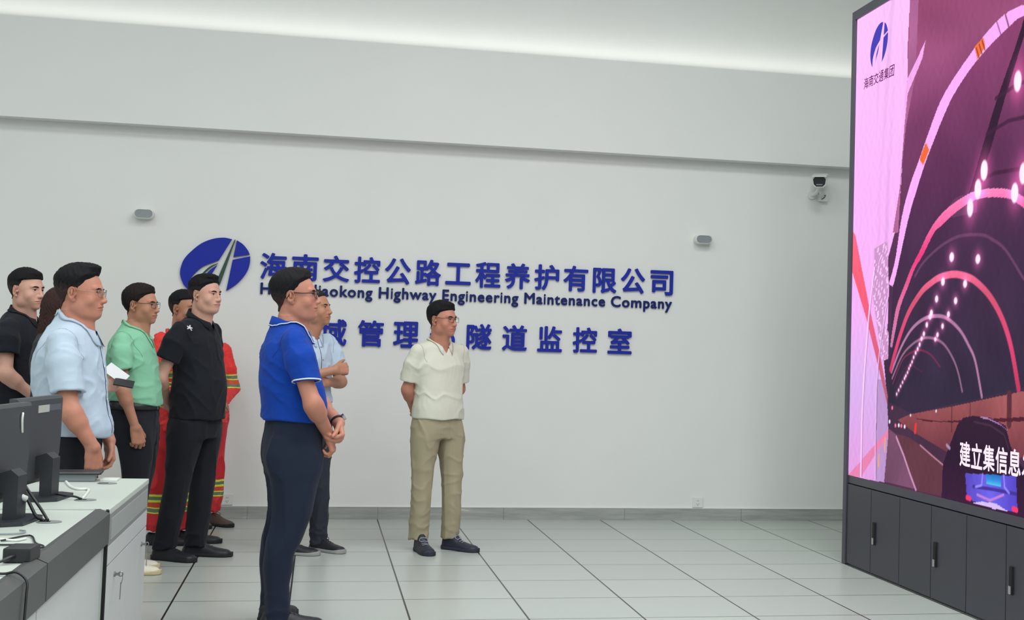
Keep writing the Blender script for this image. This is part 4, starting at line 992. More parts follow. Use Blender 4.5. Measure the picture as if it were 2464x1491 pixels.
    if S.get('seams', True) and not long_s:
        for a in arms:
            c_ = a['sh']*[1, .86, 1]-[0, 0, .035]; run = []; best = []
            for th_ in np.linspace(-.65*math.pi, .65*math.pi, 46):
                dr = nrm([math.sin(th_)*.95, (.22*math.cos(th_)-.05)*-a['side'], math.cos(th_)]); ts = np.linspace(.02, .14, 90); i_ = np.where(shirt_sdf((c_+ts[:, None]*dr).astype(f32)) > 0)[0]
                if len(i_): run.append(c_+dr*(ts[i_[0]]-.0004))
                else: run = []
                if len(run) > len(best): best = run
            if len(best) > 4: MB().tube(best, .0014, n=5).build('armhole_seam', S.get('seam_mat', SEAM_OR_SHADE(MS)), shirt, True)
    def front(z, l, off=.001):
        ts = np.linspace(.40, -.1, 260); pp = np.stack([ts, np.full(260, l), np.full(260, z)], 1).astype(f32); i = np.where(shirt_sdf(pp) < 0)[0]
        return np.array([ts[i[0]]+off if len(i) else 0.1, l, z])
    if S.get('placket'):
        z0, z1, m_ = S['placket'][:3]; l0 = S['placket'][3] if len(S['placket']) > 3 else 0.0; zs_ = np.linspace(z0, z1, 26)
        MB().tube([front(z, l0) for z in zs_], .0026, n=6).build('placket_line', m_, shirt, True)
        for z in np.linspace(z0-.05, z1+.08, S.get('buttons', 4)):
            p = front(z, l0+.014, .0); MB().tube([p-[.003, 0, 0], p+[.003, 0, 0]], .0055, n=10).build('button', S.get('button_mat', MATS['white_plastic']), shirt)
    if S.get('extra'): S['extra'](root, shirt, shirt_sdf, W, front)
    # ---- trousers
    tw = S.get('twrinkle', .004)
    def trouser_sdf(P):
        d = loft(P, hipT)
        e = None
        for l in legs: x = loft(P, l, 2.2); e = x if e is None else np.minimum(e, x)
        d = smin(d, e, .03); q2 = P*np.array([1.5, 1.5, .55], f32)
        low = np.clip((.5-P[:, 2])/.5, 0, 1); return d+wrinkle(q2, sd0+7, tw, .8)+(wrinkle(P, sd0+8, iso_, 1.1) if iso_ else 0)+wrinkle(P*np.array([.8, .8, 1.8], f32), sd0+9, .005, 1.0)*np.clip((.24-P[:, 2])/.2, 0, 1)
    iso_ = S.get('tfolds', 0)
    lo3 = np.array([min(hipT[:, 1].min()-.2, min((l[:, 1]-l[:, 2]).min() for l in legs)-.03), min((l[:, 3]-l[:, 4]).min() for l in legs)-.08, .0]); hi3 = np.array([max((l[:, 1]+l[:, 2]).max() for l in legs)+.08, max((l[:, 3]+l[:, 4]).max() for l in legs)+.08, hipT[-1, 0]+.02])
    hi3[0] = max(hi3[0], (hipT[:, 1]+hipT[:, 2]).max()+.03); lo3[0] = min(lo3[0], (hipT[:, 1]-hipT[:, 2]).min()-.03); hi3[1] = max(hi3[1], .22); lo3[1] = min(lo3[1], -.22)
    v, f = surface(trouser_sdf, lo3, hi3, .0072); mesh_obj('trousers', *compact(v, f), S['trousers'], root, True)
    if S.get('belt'):
        z0, z1, m_ = S['belt']; v = []; n = 56
        for z, g_ in ((z0, .004), (z0, .008), (z1, .008), (z1, .004)):
            r_ = [np.interp(z, hipT[:, 0], hipT[:, k]) for k in range(1, 5)]; v += [(a, b, z) for a, b in ring(r_[0], r_[1]+g_, r_[2], r_[3]+g_, n)]
        be = MB().add(v, [(k*n+i, k*n+(i+1) % n, (k+1)*n+(i+1) % n, (k+1)*n+i) for k in range(3) for i in range(n)]).build('belt', m_, root, True)
        r_ = [np.interp((z0+z1)/2, hipT[:, 0], hipT[:, k]) for k in range(1, 5)]; fx = r_[0]+r_[1]+.008
        MB().box(fx-.004, fx+.005, r_[2]-.022, r_[2]+.022, z0-.002, z1+.002, bev=.003).build('buckle', mat('buckle_steel', rgb(150, 150, 150), rough=.3, metal=1.0), be)
    # ---- shoes
    for (sf_, sl_, ang_) in S['shoes']:
        a = R(ang_)-phi; ca, sa = math.cos(a), math.sin(a); k = S.get('shoe_k', 1.0); hi_ = S.get('shoe_high', 0)
        PT = table([(-.012, .022, .045, .022), (.0, .034, .072+hi_, .034), (.04, .038, .088+hi_, .038), (.085, .038, .092+hi_*.8, .038), (.13, .042, .074, .042), (.18, .047, .057, .047), (.23, .046, .048, .046), (.265, .036, .040, .036), (.284, .016, .026, .016)])
        def loc_(P): x, y = P[:, 0]-sf_, P[:, 1]-sl_; return (x*ca+y*sa)/k+.055, (-x*sa+y*ca)/k, P[:, 2]/k
        def shoe_sdf(P):
            x, y, z = loc_(P); w2 = np.interp(x, PT[:, 0], PT[:, 1]); h2 = np.interp(x, PT[:, 0], PT[:, 2])
            q = ((np.abs(y)/w2)**2.4+(np.abs(z-.012)/np.maximum(h2-.012, .01))**2.4)**(1/2.4); d = (q-1)*np.minimum(w2, h2-.008)
            d = np.maximum(d, np.maximum(-.014-x, x-.286)); d = np.maximum(d, .014-z)
            d = smax(d, -ell(np.stack([x, y, z], 1), (.038, 0, .10+hi_), (.036, .026, .03)), .004)
            return d*k*.9
        def sole_sdf(P):
            x, y, z = loc_(P); w2 = np.interp(x, PT[:, 0], PT[:, 1])+.003; tz = .022+.010*np.clip((x-.2)/.09, 0, 1)**2+.006*np.clip((.04-x)/.05, 0, 1)
            return np.maximum(np.maximum(np.abs(y)-w2, np.maximum(-.018-x, x-.290)), np.maximum(z-tz, -z+.0005))*k
        cx_, cy_ = sf_+ca*.085*k, sl_+sa*.085*k
        v, f = surface(shoe_sdf, (cx_-.2, cy_-.2, -.004), (cx_+.2, cy_+.2, .16+hi_), .005); sh_ = mesh_obj('shoe', *compact(v, f), S['shoe_mat'], root, True)
        v, f = surface(sole_sdf, (cx_-.2, cy_-.2, -.006), (cx_+.2, cy_+.2, .06), .005); mesh_obj('sole', *compact(v, f), S['sole_mat'], sh_, True)
        lb = MB()
        def up_(x, y, z): return (sf_+k*((x-.055)*ca-y*sa), sl_+k*((x-.055)*sa+y*ca), z*k)
        for j in range(4):
            x = .105+.019*j; z = float(np.interp(x, PT[:, 0], PT[:, 2])); lb.tube([up_(x, yy, z-.25*abs(yy)+.001) for yy in (-.022, -.01, 0, .01, .022)], .0026, n=6)
        for q in (-1, 1): lb.tube(spline([up_(.10, 0, .088), up_(.10, q*.014, .1), up_(.115, q*.03, .084), up_(.12, q*.018, .077), up_(.102, 0, .087)], 4), .0022, n=6)
        lb.build('laces', S.get('lace_mat', S['shoe_mat']), sh_, True)
    # ---- spectacles
    if S.get('glasses'):
        G = S['glasses']; gw, gh, r_ = G.get('w', .047), G.get('h', .034), G.get('r', .0013); zc_ = G.get('z', -.003); fx = G.get('x', .105)
        gm = MB(); lens_ = MB()
        for sd in (-1, 1):
            pts = []
            for k in range(28):
                a = 2*math.pi*k/28; ca, sa = math.cos(a), math.sin(a); e = .62
                y = gw/2*math.copysign(abs(ca)**e, ca); z = gh/2*math.copysign(abs(sa)**e, sa)
                pts.append((fx-.0035*(abs(y+.001)/.03)-(.010*max(0, (y)/.03)), sd*(.0330+y), zc_+z))
            if not G.get('half'): gm.tube([fromhead(p) for p in pts], r_, n=6, closed=True)
            else: gm.tube([fromhead(p) for p in pts[:15]], r_*1.2, n=6); gm.tube([fromhead(p) for p in pts[14:]+pts[:1]], r_*.6, n=6)
            lens_.add([fromhead(p) for p in pts], [tuple(range(28))])
            gm.tube([fromhead(p) for p in ((fx-.013, sd*.0555, zc_+gh*.28), (fx-.022, sd*.066*w_, zc_+gh*.28), (.04, sd*.0745*w_, zc_+.010), (.0, sd*.0800*w_, .012), (-.02, sd*.0815*w_, .004), (-.034, sd*.079*w_, -.016))], r_*1.15, n=6)
        gm.tube([fromhead(p) for p in ((fx-.001, -.0100, zc_+.006), (fx+.002, 0, zc_+.009), (fx-.001, .0100, zc_+.006))], r_, n=6)
        fr_ = gm.build('glasses', G['mat'], root, True); lens_.build('lenses', LENS_GLASS, fr_, False)
    return root

def SEAM_OR_SHADE(m):  # darker tone for sewn seams, and for shade painted under collars
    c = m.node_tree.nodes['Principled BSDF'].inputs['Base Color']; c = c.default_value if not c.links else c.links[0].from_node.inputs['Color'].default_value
    return mat(m.name+'_seam_or_shade', tuple(v*.62 for v in c[:3]), rough=.9)
def lens_material():
    m = bpy.data.materials.new('clear_lens'); m.use_nodes = True; nt = m.node_tree; nt.nodes.remove(nt.nodes['Principled BSDF'])
    a = nt.nodes.new('ShaderNodeBsdfTransparent'); a.inputs[0].default_value = (1, 1, 1, 1); g = nt.nodes.new('ShaderNodeBsdfGlossy'); g.inputs['Roughness'].default_value = .04
    mx = nt.nodes.new('ShaderNodeMixShader'); fr = nt.nodes.new('ShaderNodeFresnel'); fr.inputs[0].default_value = 1.25
    nt.links.new(fr.outputs[0], mx.inputs[0]); nt.links.new(a.outputs[0], mx.inputs[1]); nt.links.new(g.outputs[0], mx.inputs[2]); nt.links.new(mx.outputs[0], nt.nodes['Material Output'].inputs[0]); return m
LENS_GLASS = lens_material()
SKIP = set()
# ------------------------------------------------------------------ the visitors
T_FAIR = rgb(206, 158, 140); T_MID = rgb(200, 150, 128); T_RED = rgb(190, 130, 110); T_TAN = rgb(180, 128, 104)
M_BLACKSHOE = mat('shoe_black', rgb(26, 28, 36), rough=0.5, var=0.08); M_SOLE_BLACK = mat('sole_black', rgb(24, 25, 30), rough=0.7)
M_METAL = mat('spectacle_metal', rgb(170, 160, 140), rough=0.25, metal=1.0); M_RIM = mat('spectacle_dark', rgb(38, 28, 28), rough=0.3)
M_BELT = mat('belt_leather', rgb(34, 36, 44), rough=0.45)
M_TR_BLACK = FAB('trousers_black', (30, 32, 40)); M_TR_NAVY = FAB('trousers_navy', (34, 40, 56))
HIPS = lambda f=0, w=1.0, a=.125, b=.165: [(.76, f, a*w*.92, 0, b*w*.95), (.84, f-.005, a*w*1.02, 0, b*w*1.03), (.92, f, a*w, 0, b*w*1.02), (1.0, f, a*w*.92, 0, b*w*.97), (1.05, f, a*w*.9, 0, b*w*.95)]
def mans_torso(f=0, z=0, belly=0, w=1.0, hem=.94):
    """rows (height, back, front, half width) of a shirt on an average man"""
    return [(hem, f-.133*w, f+(.133+belly*.7)*w, .184*w), (1.0+z, f-.130*w, f+(.133+belly)*w, .181*w), (1.10+z, f-.125*w, f+(.124+belly)*w, .172*w), (1.20+z, f-.132*w, f+(.120+belly*.4)*w, .180*w),
            (1.29+z, f-.138*w, f+.112*w, .188*w), (1.37+z, f-.128*w, f+.082*w, .165*w), (1.43+z, f-.105*w, f+.045*w, .105*w), (1.46+z, f-.085*w, f-.005*w, .060*w)]

M_POLO_BLUE = FAB('polo_royal_blue', (14, 62, 160)); M_POLO_BLUE_COL = M_POLO_BLUE
M_PIPE = mat('white_piping', rgb(222, 230, 238), rough=0.7)
def watch(root, wr, d, n, mname='watch'):
    wr = np.asarray(wr); d = nrm(d); e1 = nrm(np.cross(d, [0.3, 1, 0.2])); e2 = np.cross(d, e1)
    o = MB().tube([wr+(e1*math.cos(k*math.pi/12)+e2*math.sin(k*math.pi/12))*.0315 for k in range(24)], .0055, n=8, closed=True).build('watch', MATS['black_plastic'], root, True)
    MB().tube([wr+n*.030, wr+n*.041], .017, n=16).build('watch_face', mat('watch_steel', rgb(180, 180, 184), rough=.25, metal=1.0), o)
def p7():
    A = dict(side=1, sh=(-.050, -.200, 1.385), el=(.040, -.262, 1.085), wr=(.140, -.105, .935), sleeve=.66, cut=(-.22, 0, 0), hand=dict(d=(.34, .16, -.92), n=(-.90, .30, -.30), curl=(50, 62, 34), fan=.5, k=1.0))
    B = dict(side=-1, sh=(-.040, .205, 1.385), el=(.120, .205, 1.085), wr=(.200, -.055, .982), sleeve=.66, hand=dict(d=(.02, -.62, -.78), n=(-.98, -.10, .06), curl=(66, 34, 20), fan=.25, spread=.03, k=1.04, thumb=(.85, .25, .35), tcurl=.3))
    def extra(root, shirt, F, W, front): watch(root, np.array(B['wr'])+[-.004, .016, .012], (.2, -.7, -.6), np.array([.80, -.20, .55]))
    L = [(.90, -.020, .135, 0, 0)]
    ll = [(.02, -.062, .060), (.10, -.064, .059), (.15, -.065, .060), (.197, -.069, .060), (.29, -.068, .071), (.36, -.064, .073), (.41, -.050, .084), (.478, -.030, .088), (.53, -.018, .091), (.637, -.011, .102), (.70, -.010, .112), (.76, -.008, .126), (.83, -.015, .132), (.90, -.02, .10)]
    legs = [[(z, f, h, s*(.095-.0*z)+s*.01*(1-z), .062+.036*min(1, max(0, (z-.05)/.8))-.035*max(0, (z-.8)/.1)) for z, f, h in ll] for s in (-1, 1)]
    return person(dict(label='man in royal blue polo with white piping, hands clasped in front', loc=(-.10, 7.166), phi=8, seed=7,
        torso=[(.93, -.168, .120, .178), (1.0, -.168, .140, .182), (1.06, -.172, .146, .184), (1.11, -.180, .134, .186), (1.18, -.191, .117, .188), (1.24, -.190, .101, .190), (1.33, -.184, .074, .186), (1.39, -.166, .050, .150), (1.44, -.146, .026, .100), (1.50, -.120, .000, .070)],
        head=(-.030, 0, 1.605), hyaw=-5, hpitch=5, hscale=1.03, neck_r=.060, collar=(-.134, 1.500, .040, 1.425, .078), gap=.25, collar_h=.044,
        arms=[A, B], arm_w=1.10, sleeve_r=(.074, .063), hem=(.985, -.07), legs=legs, hips=[(.74, -.018, .118, 0, .155), (.80, -.020, .137, 0, .172), (.876, -.018, .141, 0, .178), (.94, -.012, .137, 0, .176), (1.02, -.01, .130, 0, .168)],
        shoes=[(-.072, -.10, 4), (-.075, .09, 62)], tone=T_RED, shirt=M_POLO_BLUE, piping=M_PIPE, trousers=FAB('trousers_midnight', (30, 38, 56)), shoe_mat=M_BLACKSHOE, sole_mat=M_SOLE_BLACK, shoe_k=1.02,
        face=dict(wide=1.02, jaw=1.04, chin2=1, smile=.002, hair=dict(top=.021, side=.007, quiff=(.040, .110, .040, .018), line=[(z, x-.012) for z, x in HAIRLINE], nape=.080, fade=.01)), hair_col=(28, 27, 31),
        glasses=dict(mat=M_RIM, half=1, w=.048, h=.034, r=.0021), extra=extra, hand_h=.0024))
if "p7" not in SKIP: p7()

def p9():
    arms = [dict(side=1, sh=(-.005, -.195, 1.345), el=(-.070, -.208, 1.085), wr=(-.165, -.075, .930), sleeve=.80, cut=(0, 0, 0), hand=dict(d=(-.2, .9, -.4), n=(-.9, -.2, .1), curl=(30, 40, 30))),
            dict(side=-1, sh=(-.005, .195, 1.350), el=(-.070, .235, 1.085), wr=(-.170, .065, .940), sleeve=.80, hand=dict(d=(-.1, -.9, -.4), n=(-.9, .2, .1), curl=(30, 40, 30)))]
    legs = [leg_table((0, -.088), (-.020, -.108), (.012, -.012), 1.0, .075, 1.08), leg_table((0, .088), (.040, .112), (.02, .01), 1.0, .075, 1.0)]
    return person(dict(label='man in cream polo and khaki trousers standing alone before the lettering, hands behind his back', loc=(.80, 9.704), phi=-58, seed=9,
        torso=mans_torso(f=0, z=-.035, belly=.005, w=1.02, hem=.85), head=lambda W: W(.008, -.03, 1.562), hyaw=-41, hpitch=1, collar=(-.078, 1.452, .062, 1.375, .066), gap=.36, spread=1.3, vneck=1.325,
        arms=arms, sleeve_r=(.064, .068), hem=(.885, 0), legs=legs, hips=HIPS(0, 1.0), shoes=[(.03, -.118, -78), (.055, .115, -44)], shoe_high=.03, tone=T_RED, shirt=FAB('polo_cream', (212, 212, 197)), trousers=FAB('trousers_khaki', (162, 153, 128)), twrinkle=.004, tfolds=.0024, wrinkle=.0032,
        shoe_mat=mat('shoe_navy', rgb(36, 40, 56), rough=.5, var=.06), sole_mat=mat('sole_navy', rgb(40, 44, 58), rough=.7), lace_mat=mat('lace_grey', rgb(150, 155, 165)),
        face=dict(wide=1.0, jaw=1.0, hair=dict(top=.019, side=.007, quiff=(.050, .098, .038, .016), line=[(-.03, 0), (0, .007), (.028, .015), (.046, .026), (.056, .050), (.066, .090), (.075, .13)], nape=.070, fade=.015)), glasses=dict(mat=M_RIM, w=.050, h=.036, r=.0013)))
if "p9" not in SKIP: p9()

def p8():
    arms = [dict(side=1, sh=(-.01, -.200, 1.390), el=(.085, -.235, 1.130), wr=(.235, .005, 1.205), sleeve=.66, hand=dict(d=(.20, .95, .12), n=(-.9, .25, -.35), curl=(52, 62, 36), fan=.5, k=1.0, thumb=(.8, .5, .1))),
            dict(side=-1, sh=(-.01, .200, 1.390), el=(.075, .235, 1.120), wr=(.185, -.020, 1.120), sleeve=.66, hand=dict(d=(-.30, -.95, .02), n=(-.95, .30, 0), curl=(12, 18, 12), thumb=(.95, .25, .1)))]
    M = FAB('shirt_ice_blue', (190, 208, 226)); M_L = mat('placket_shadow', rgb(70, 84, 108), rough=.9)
    legs = [leg_table((0, -.085), (-.0, -.13), (.0, 0), .95), leg_table((.01, .085), (.025, .135), (.01, .0), .95)]
    return person(dict(label='older man in light blue shirt with arms crossed, behind the man in royal blue', loc=(-.07, 9.60), phi=-44, seed=18,
        torso=mans_torso(z=.0, belly=.0, w=.98, hem=.955), head=lambda W: W(.028, -.025, 1.605), hyaw=-26, hpitch=6, collar=(-.082, 1.492, .056, 1.415, .066), gap=.25, spread=1.5, collar_h=.045,
        arms=arms, sleeve_r=(.068, .072), hem=(.985, 0), legs=legs, hips=HIPS(), shoes=[(-.01, -.13, -20), (.03, .135, -45)], tone=T_TAN, shirt=M, trousers=FAB('trousers_slate', (46, 50, 60)), tfolds=.003, placket=(1.40, 1.02, M_L), button_mat=MATS['grey_diffuser'],
        shoe_mat=M_BLACKSHOE, sole_mat=mat('sole_grey', rgb(150, 152, 150), rough=.6), belt=(.955, .99, M_BELT), face=dict(wide=.98, jaw=.96, hair=dict(top=.013, side=.004, line=[(z, x-.010) for z, x in HAIRLINE], nape=.060)), hair_col=(40, 40, 44)))
if "p8" not in SKIP: p8()

M_POLO_BLACK = FAB('polo_black', (27, 30, 38))
M_PRINT = mat('white_print', rgb(235, 236, 240), rough=.6)
def p6():
    arms = [dict(side=1, sh=(-.030, -.205, 1.435), el=(-.115, -.262, 1.130), wr=(-.175, -.065, 1.000), sleeve=.62, cut=(-.1, 0, 0), hand=dict(d=(-.1, .9, -.4), n=(-.9, -.2, .1), curl=(30, 40, 30))),
            dict(side=-1, sh=(-.015, .205, 1.435), el=(-.090, .265, 1.130), wr=(-.175, .075, 1.010), sleeve=.62, hand=dict(d=(-.1, -.9, -.4), n=(-.9, .2, .1), curl=(30, 40, 30)))]
    legs = [leg_table((0, -.095), (-.110, -.115), (.01, -.01), 1.06, .07, 1.10), leg_table((0, .095), (-.020, .100), (.015, .01), 1.06, .07, 1.05)]
    def extra(root, shirt, F, W, front):
        b = MB()
        def hit(x, z):                                                    # nearest shirt point seen from the camera side
            ts = np.linspace(-.45, .1, 300); pp = np.array([W(x+t*-.08, t, z) for t in ts], f32); i = np.where(F(pp) < 0)[0]; return pp[i[0]]-W(0, .002, 0) if len(i) else None
        for a, c in (((0, 0), (-.020, .014)), ((0, 0), (-.017, -.008)), ((0, 0), (.002, .020)), ((-.004, .003), (.017, -.020)), ((0, .004), (.020, -.002))):
            pts = [hit(-.064+.75*(a[0]+(c[0]-a[0])*t), 1.447+.75*(a[1]+(c[1]-a[1])*t)) for t in (0, .5, 1)]
            if all(p is not None for p in pts): b.tube(pts, .0045, n=6)
        b.build('logo', M_PRINT, shirt)
    return person(dict(label='tall man in black polo with small white logo, standing before the orange workwear', loc=(-.75, 9.35), phi=-24, seed=26,
        torso=mans_torso(f=-.005, z=.055, belly=.03, w=1.06, hem=.86), head=lambda W: W(.024, -.02, 1.664), hyaw=-33, hpitch=1, hscale=1.0, neck_r=.062, collar=(-.072, 1.572, .070, 1.485, .072), gap=.16, spread=.4, collar_h=.034,
        arms=arms, arm_w=1.08, sleeve_r=(.072, .074), hem=(.875, 0), legs=legs, hips=HIPS(0, 1.06), shoes=[(-.115, -.12, -32), (-.025, .100, -12)], shoe_k=1.05, tone=T_FAIR, shirt=M_POLO_BLACK, trousers=M_TR_BLACK, wrinkle=.003, placket=(1.43, 1.25, mat('black_thread', rgb(16, 17, 20), rough=.9)), buttons=0,
        shoe_mat=M_BLACKSHOE, sole_mat=M_SOLE_BLACK, extra=extra, face=dict(wide=1.03, jaw=1.06, chin2=1, hair=dict(top=.017, side=.005, quiff=(.045, .112, .042, .018), line=[(z-.004, x) for z, x in HAIRLINE], nape=.066, fade=.045, tex=1.5))))
if "p6" not in SKIP: p6()

def p4():
    M = FAB('polo_mint', (134, 194, 162))
    arms = [dict(side=1, sh=(-.112, -.185, 1.360), el=(-.082, -.238, 1.080), wr=(-.002, -.213, .855), sleeve=.66, cut=(.25, 0, 0), hand=dict(d=(.22, .10, -.97), n=(-.55, .80, 0), curl=(38, 48, 30), fan=.6, k=.98, thumb=(.75, .45, .35))),
            dict(side=-1, sh=(-.090, .185, 1.360), el=(-.110, .235, 1.090), wr=(-.030, .200, .860), sleeve=.66, hand=dict(d=(.2, 0, -1), n=(-.4, -.8, 0), curl=(30, 40, 30)))]
    tor = [(.93, -.210, .092, .165), (1.0, -.216, .092, .166), (1.08, -.224, .082, .165), (1.17, -.232, .066, .168), (1.26, -.232, .048, .176), (1.32, -.225, .032, .170), (1.37, -.205, .012, .135), (1.42, -.175, -.015, .085), (1.47, -.150, -.035, .062)]
    legs = [leg_table((-.050, -.085), (-.095, -.10), (.055, 0), 1.0), leg_table((-.05, .085), (-.14, .10), (.055, 0), 1.0)]
    return person(dict(label='slim man in mint green polo with glasses and a black belt, one arm hanging', loc=(-1.0, 8.83), phi=-6, seed=34, torso=tor, head=(-.054, -.0, 1.572), hyaw=-20, hpitch=1, hscale=.98, neck_r=.054,
        collar=(-.138, 1.458, .000, 1.372, .064), gap=.22, spread=1.0, vneck=1.33, arms=arms, arm_w=.92, sleeve_r=(.064, .066), hem=(.985, -.10), legs=legs, hips=[(z, f-.065, a, l, b) for z, f, a, l, b in HIPS(0, .98, .142)], shoes=[(-.075, -.10, -8), (-.13, .10, 0)], tone=T_TAN, shirt=M, trousers=M_TR_BLACK,
        shoe_mat=mat('shoe_cream', rgb(226, 222, 206), rough=.6), sole_mat=mat('sole_tan', rgb(206, 190, 150), rough=.7), belt=(.955, .998, M_BELT), face=dict(wide=.96, jaw=.92, hair=dict(top=.019, side=.008, quiff=(.044, .102, .036, .014), line=[(z-.006, x) for z, x in HAIRLINE], nape=.090, fade=-.02)), hair_col=(34, 28, 28),
        glasses=dict(mat=M_RIM, w=.048, h=.038, r=.0012)))
if "p4" not in SKIP: p4()

def p3():
    M = FAB('shirt_pale_blue', (182, 198, 216)); M_L = mat('placket_navy', rgb(36, 48, 78), rough=.9)
    arms = [dict(side=1, sh=(.000, -.195, 1.350), el=(.078, -.252, 1.030), wr=(.176, -.219, .868), sleeve=.74, cut=(-.12, 0, 0), hand=dict(d=(.04, .12, -.99), n=(-.75, .65, 0), curl=(26, 32, 24), k=1.06, thumb=(.75, .45, .3))),
            dict(side=-1, sh=(-.040, .200, 1.350), el=(.035, .240, 1.060), wr=(.130, .200, .870), sleeve=.74, hand=dict(d=(.1, 0, -1), n=(-.7, -.6, 0), curl=(30, 36, 26)))]
    tor = [(.86, -.125, .180, .180), (.93, -.135, .196, .186), (1.0, -.148, .180, .190), (1.07, -.160, .164, .190), (1.18, -.172, .150, .190), (1.28, -.166, .134, .194), (1.34, -.150, .116, .180), (1.39, -.128, .096, .140), (1.44, -.100, .070, .090), (1.49, -.075, .040, .070)]
    legs = [leg_table((0, -.09), (-.03, -.11), (0, 0), 1.05), leg_table((0, .09), (.03, .11), (0, 0), 1.05)]
    return person(dict(label='heavy man in pale blue shirt and thin spectacles standing behind the end of the desk', loc=(-1.14, 7.10), phi=-8, seed=41, torso=tor, head=(.020, 0, 1.580), hyaw=-8, hpitch=0, hscale=1.04, neck_r=.062,
        collar=(-.070, 1.492, .094, 1.398, .076), gap=.20, spread=1.5, collar_h=.05, arms=arms, arm_w=1.12, sleeve_r=(.078, .078), hem=(.905, -.02), legs=legs, hips=HIPS(0, 1.05, .135), shoes=[(-.03, -.11, -5), (.03, .11, -5)], tone=T_RED, shirt=M, trousers=M_TR_BLACK, placket=(1.36, .92, M_L), buttons=5,
        shoe_mat=M_BLACKSHOE, sole_mat=M_SOLE_BLACK, face=dict(wide=1.05, jaw=1.08, chin2=1, hair=dict(top=.021, side=.005, quiff=(.046, .116, .046, .018), line=[(z+.004, x) for z, x in HAIRLINE], nape=.084, tex=1.6, fade=.036)), glasses=dict(mat=M_METAL, w=.050, h=.036, r=.0012)))
if "p3" not in SKIP: p3()

def p1():
    arms = [dict(side=1, sh=(-.010, -.200, 1.410), el=(.015, -.250, 1.150), wr=(.150, -.130, 1.010), sleeve=.58, hand=dict(d=(.6, .6, -.4), n=(-.2, .5, -.8), curl=(30, 40, 30))),
            dict(side=-1, sh=(-.040, .200, 1.410), el=(.0, .255, 1.130), wr=(.170, .060, 1.010), sleeve=.58, hand=dict(d=(.5, -.7, -.4), n=(-.2, -.5, -.8), curl=(30, 40, 30)))]
    legs = [leg_table((0, -.09), (-.03, -.11)), leg_table((0, .09), (.03, .11))]
    return person(dict(label='young man in black polo at the far left behind the monitors', loc=(-1.695, 8.85), phi=-14, seed=55, torso=mans_torso(f=-.01, z=.05, belly=.01, w=1.04, hem=.87), head=lambda W: W(.002, -.02, 1.636), hyaw=-30, hpitch=0, hscale=1.0, neck_r=.060,
        collar=(-.082, 1.548, .062, 1.465, .070), gap=.2, spread=.6, collar_h=.038, arms=arms, arm_w=1.05, sleeve_r=(.072, .072), hem=(.90, 0), legs=legs, hips=HIPS(), shoes=[(-.03, -.11, -14), (.03, .11, -14)], tone=T_FAIR, shirt=M_POLO_BLACK, trousers=M_TR_BLACK, wrinkle=.003,
        shoe_mat=M_BLACKSHOE, sole_mat=M_SOLE_BLACK, face=dict(wide=1.02, jaw=1.04, hair=dict(top=.018, side=.005, quiff=(.050, .092, .040, .014), line=FRINGE, nape=.060, fade=.042))))
if "p1" not in SKIP: p1()

def p2():
    arms = [dict(side=1, sh=(-.02, -.170, 1.330), el=(.030, -.205, 1.060), wr=(.245, -.155, 1.100), hand=dict(d=(.95, -.05, .22), n=(-.1, .95, .1), curl=(50, 60, 35), k=.95, thumb=(.85, .40, .1))),
            dict(side=-1, sh=(-.02, .170, 1.330), el=(-.02, .200, 1.070), wr=(.02, .190, .830), hand=dict(d=(.1, 0, -1), n=(-.4, -.8, 0), curl=(30, 40, 30), k=.92))]
    legs = [leg_table((0, -.08), (-.02, -.09), (0, 0), .88), leg_table((0, .08), (.02, .09), (0, 0), .88)]
    tor = [(z, a*.9, b*.86, h*.88) for z, a, b, h in mans_torso(z=-.06, hem=.92)]
    return person(dict(label='person with long brown hair holding papers, mostly hidden behind the heavy man', loc=(-1.42, 8.25), phi=6, seed=60, torso=tor, head=lambda W: W(.040, 0, 1.520), hyaw=12, hpitch=-2, hscale=.96, neck_r=.048,
        collar=(-.060, 1.425, .040, 1.36, .056), collar_on=True, gap=.3, arms=arms, arm_w=.85, sleeve_r=(.058, .054), long=True, hem=(.93, 0), legs=legs, hips=HIPS(0, .92), shoes=[(-.02, -.09, 6), (.02, .09, 6)], shoe_k=.9, tone=T_FAIR, shirt=FAB('top_dark_grey', (48, 48, 56)), collar_mat=FAB('collar_white', (206, 208, 208)), trousers=FAB('jeans_blue', (44, 72, 122)),
        shoe_mat=M_BLACKSHOE, sole_mat=M_SOLE_BLACK, face=dict(wide=.95, jaw=.88, hair=dict(long=1, top=.018, side=.014)), hair_col=(58, 40, 38)))
if "p2" not in SKIP: p2()

HV_BASE, HV_Y, HV_G, HV_R2 = rgb(236, 52, 50), rgb(214, 232, 84), rgb(112, 124, 92), rgb(214, 74, 44)
HV_JACKET = band_mat('workwear_jacket', HV_BASE, [(.915, .930, HV_Y), (.930, .960, HV_G), (.960, .975, HV_Y), (1.055, 1.062, HV_Y), (1.062, 1.082, HV_G), (1.082, 1.088, HV_Y), (1.088, 1.112, HV_R2), (1.112, 1.122, HV_Y), (1.122, 1.142, HV_G), (1.142, 1.158, HV_Y)])
HV_TROUSERS = band_mat('workwear_trousers', rgb(206, 36, 46), [(.215, .222, HV_Y), (.222, .242, HV_G), (.242, .249, HV_Y), (.249, .285, HV_R2), (.285, .298, HV_Y), (.298, .325, HV_G), (.325, .340, HV_Y)])
HV_SLEEVES = band_mat('workwear_jacket_plain_hem', HV_BASE, [(1.020, 1.026, HV_Y), (1.026, 1.046, HV_G), (1.046, 1.052, HV_Y), (1.052, 1.080, HV_R2), (1.080, 1.088, HV_Y), (1.088, 1.108, HV_G), (1.108, 1.122, HV_Y)])
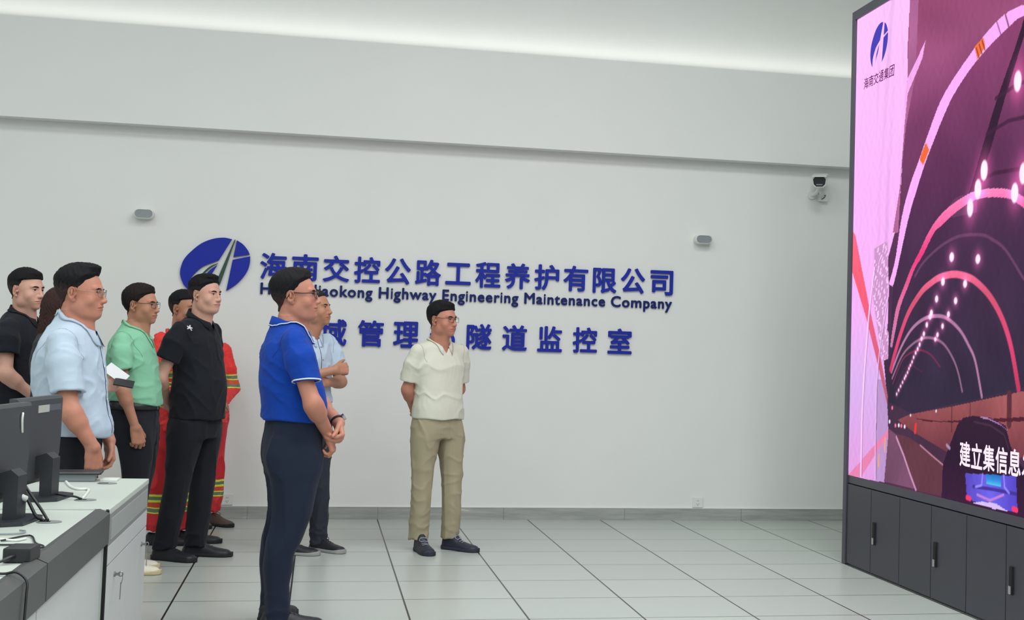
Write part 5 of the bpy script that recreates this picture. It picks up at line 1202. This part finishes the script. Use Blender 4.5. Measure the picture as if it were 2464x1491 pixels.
def hv(label, loc, phi, head, hyaw, arms, legs, shoes, seed, shoe_c, z=-.03, w=1.0, jacket=HV_JACKET):
    return person(dict(label=label, loc=loc, phi=phi, seed=seed, torso=mans_torso(z=z, belly=.015, w=1.06*w, hem=.74), head=head, hyaw=hyaw, hpitch=0, neck_r=.058, collar=(-.080, 1.470+z, .060, 1.395+z, .070), gap=.2, spread=.6,
        arms=arms, sleeve_r=(.074, .068), long=True, hem=(.76, 0), top_name='work_jacket', legs=legs, hips=HIPS(0, 1.05), shoes=shoes, tone=T_TAN, shirt=jacket, trousers=HV_TROUSERS, wrinkle=.007, twrinkle=.008, shoe_mat=shoe_c, sole_mat=M_SOLE_BLACK,
        face=dict(wide=1.02, jaw=1.02, hair=dict(top=.015, side=.004, line=FRINGE, nape=.060, fade=.044))))
def pa():
    arms = [dict(side=1, sh=(-.01, -.195, 1.365), el=(-.02, -.25, 1.09), wr=(.10, -.16, .90), hand=dict(d=(.4, .5, -.7), n=(-.3, .6, -.5))), dict(side=-1, sh=(-.01, .195, 1.365), el=(-.06, .255, 1.09), wr=(-.14, .08, .95), hand=dict(d=(-.2, -.8, -.5), n=(-.9, .2, .1)))]
    return hv('man in orange hi-vis workwear whose face shows behind the tall man in black', (-.93, 10.02), -30, lambda W: W(.020, -.02, 1.585), -32, arms, [leg_table((0, -.09), (-.055, -.10), (-.02, -.02), 1.12, .10, 1.15), leg_table((0, .09), (.06, .09), (0, 0), 1.12, .10, 1.15)], [(-.05, -.10, -6), (.07, .08, -4)], 71, M_BLACKSHOE)
if "pa" not in SKIP: pa()
def pb():
    arms = [dict(side=1, sh=(-.01, -.190, 1.300), el=(.02, -.245, 1.03), wr=(.18, -.09, .93), hand=dict(d=(.5, .7, -.4), n=(-.5, .4, -.6))), dict(side=-1, sh=(.0, .190, 1.300), el=(.045, .225, 1.03), wr=(.14, .02, .91), hand=dict(d=(.3, -.8, -.4), n=(-.6, -.4, -.5), curl=(30, 40, 30)))]
    return hv('person in orange workwear and brown shoes nearest the wall, face hidden', (-.83, 10.98), -40, lambda W: W(-.085, -.02, 1.470), -40, arms, [leg_table((0, -.085), (-.03, -.09), (0, 0), 1.05, .10, 1.1), leg_table((0, .085), (.025, .10), (.01, .02), 1.05, .10, 1.1)], [(-.02, -.09, -40), (.035, .10, -46)], 83, mat('shoe_brown', rgb(82, 66, 58), rough=.6, var=.1), z=-.105, w=.96, jacket=HV_SLEEVES)
if "pb" not in SKIP: pb()
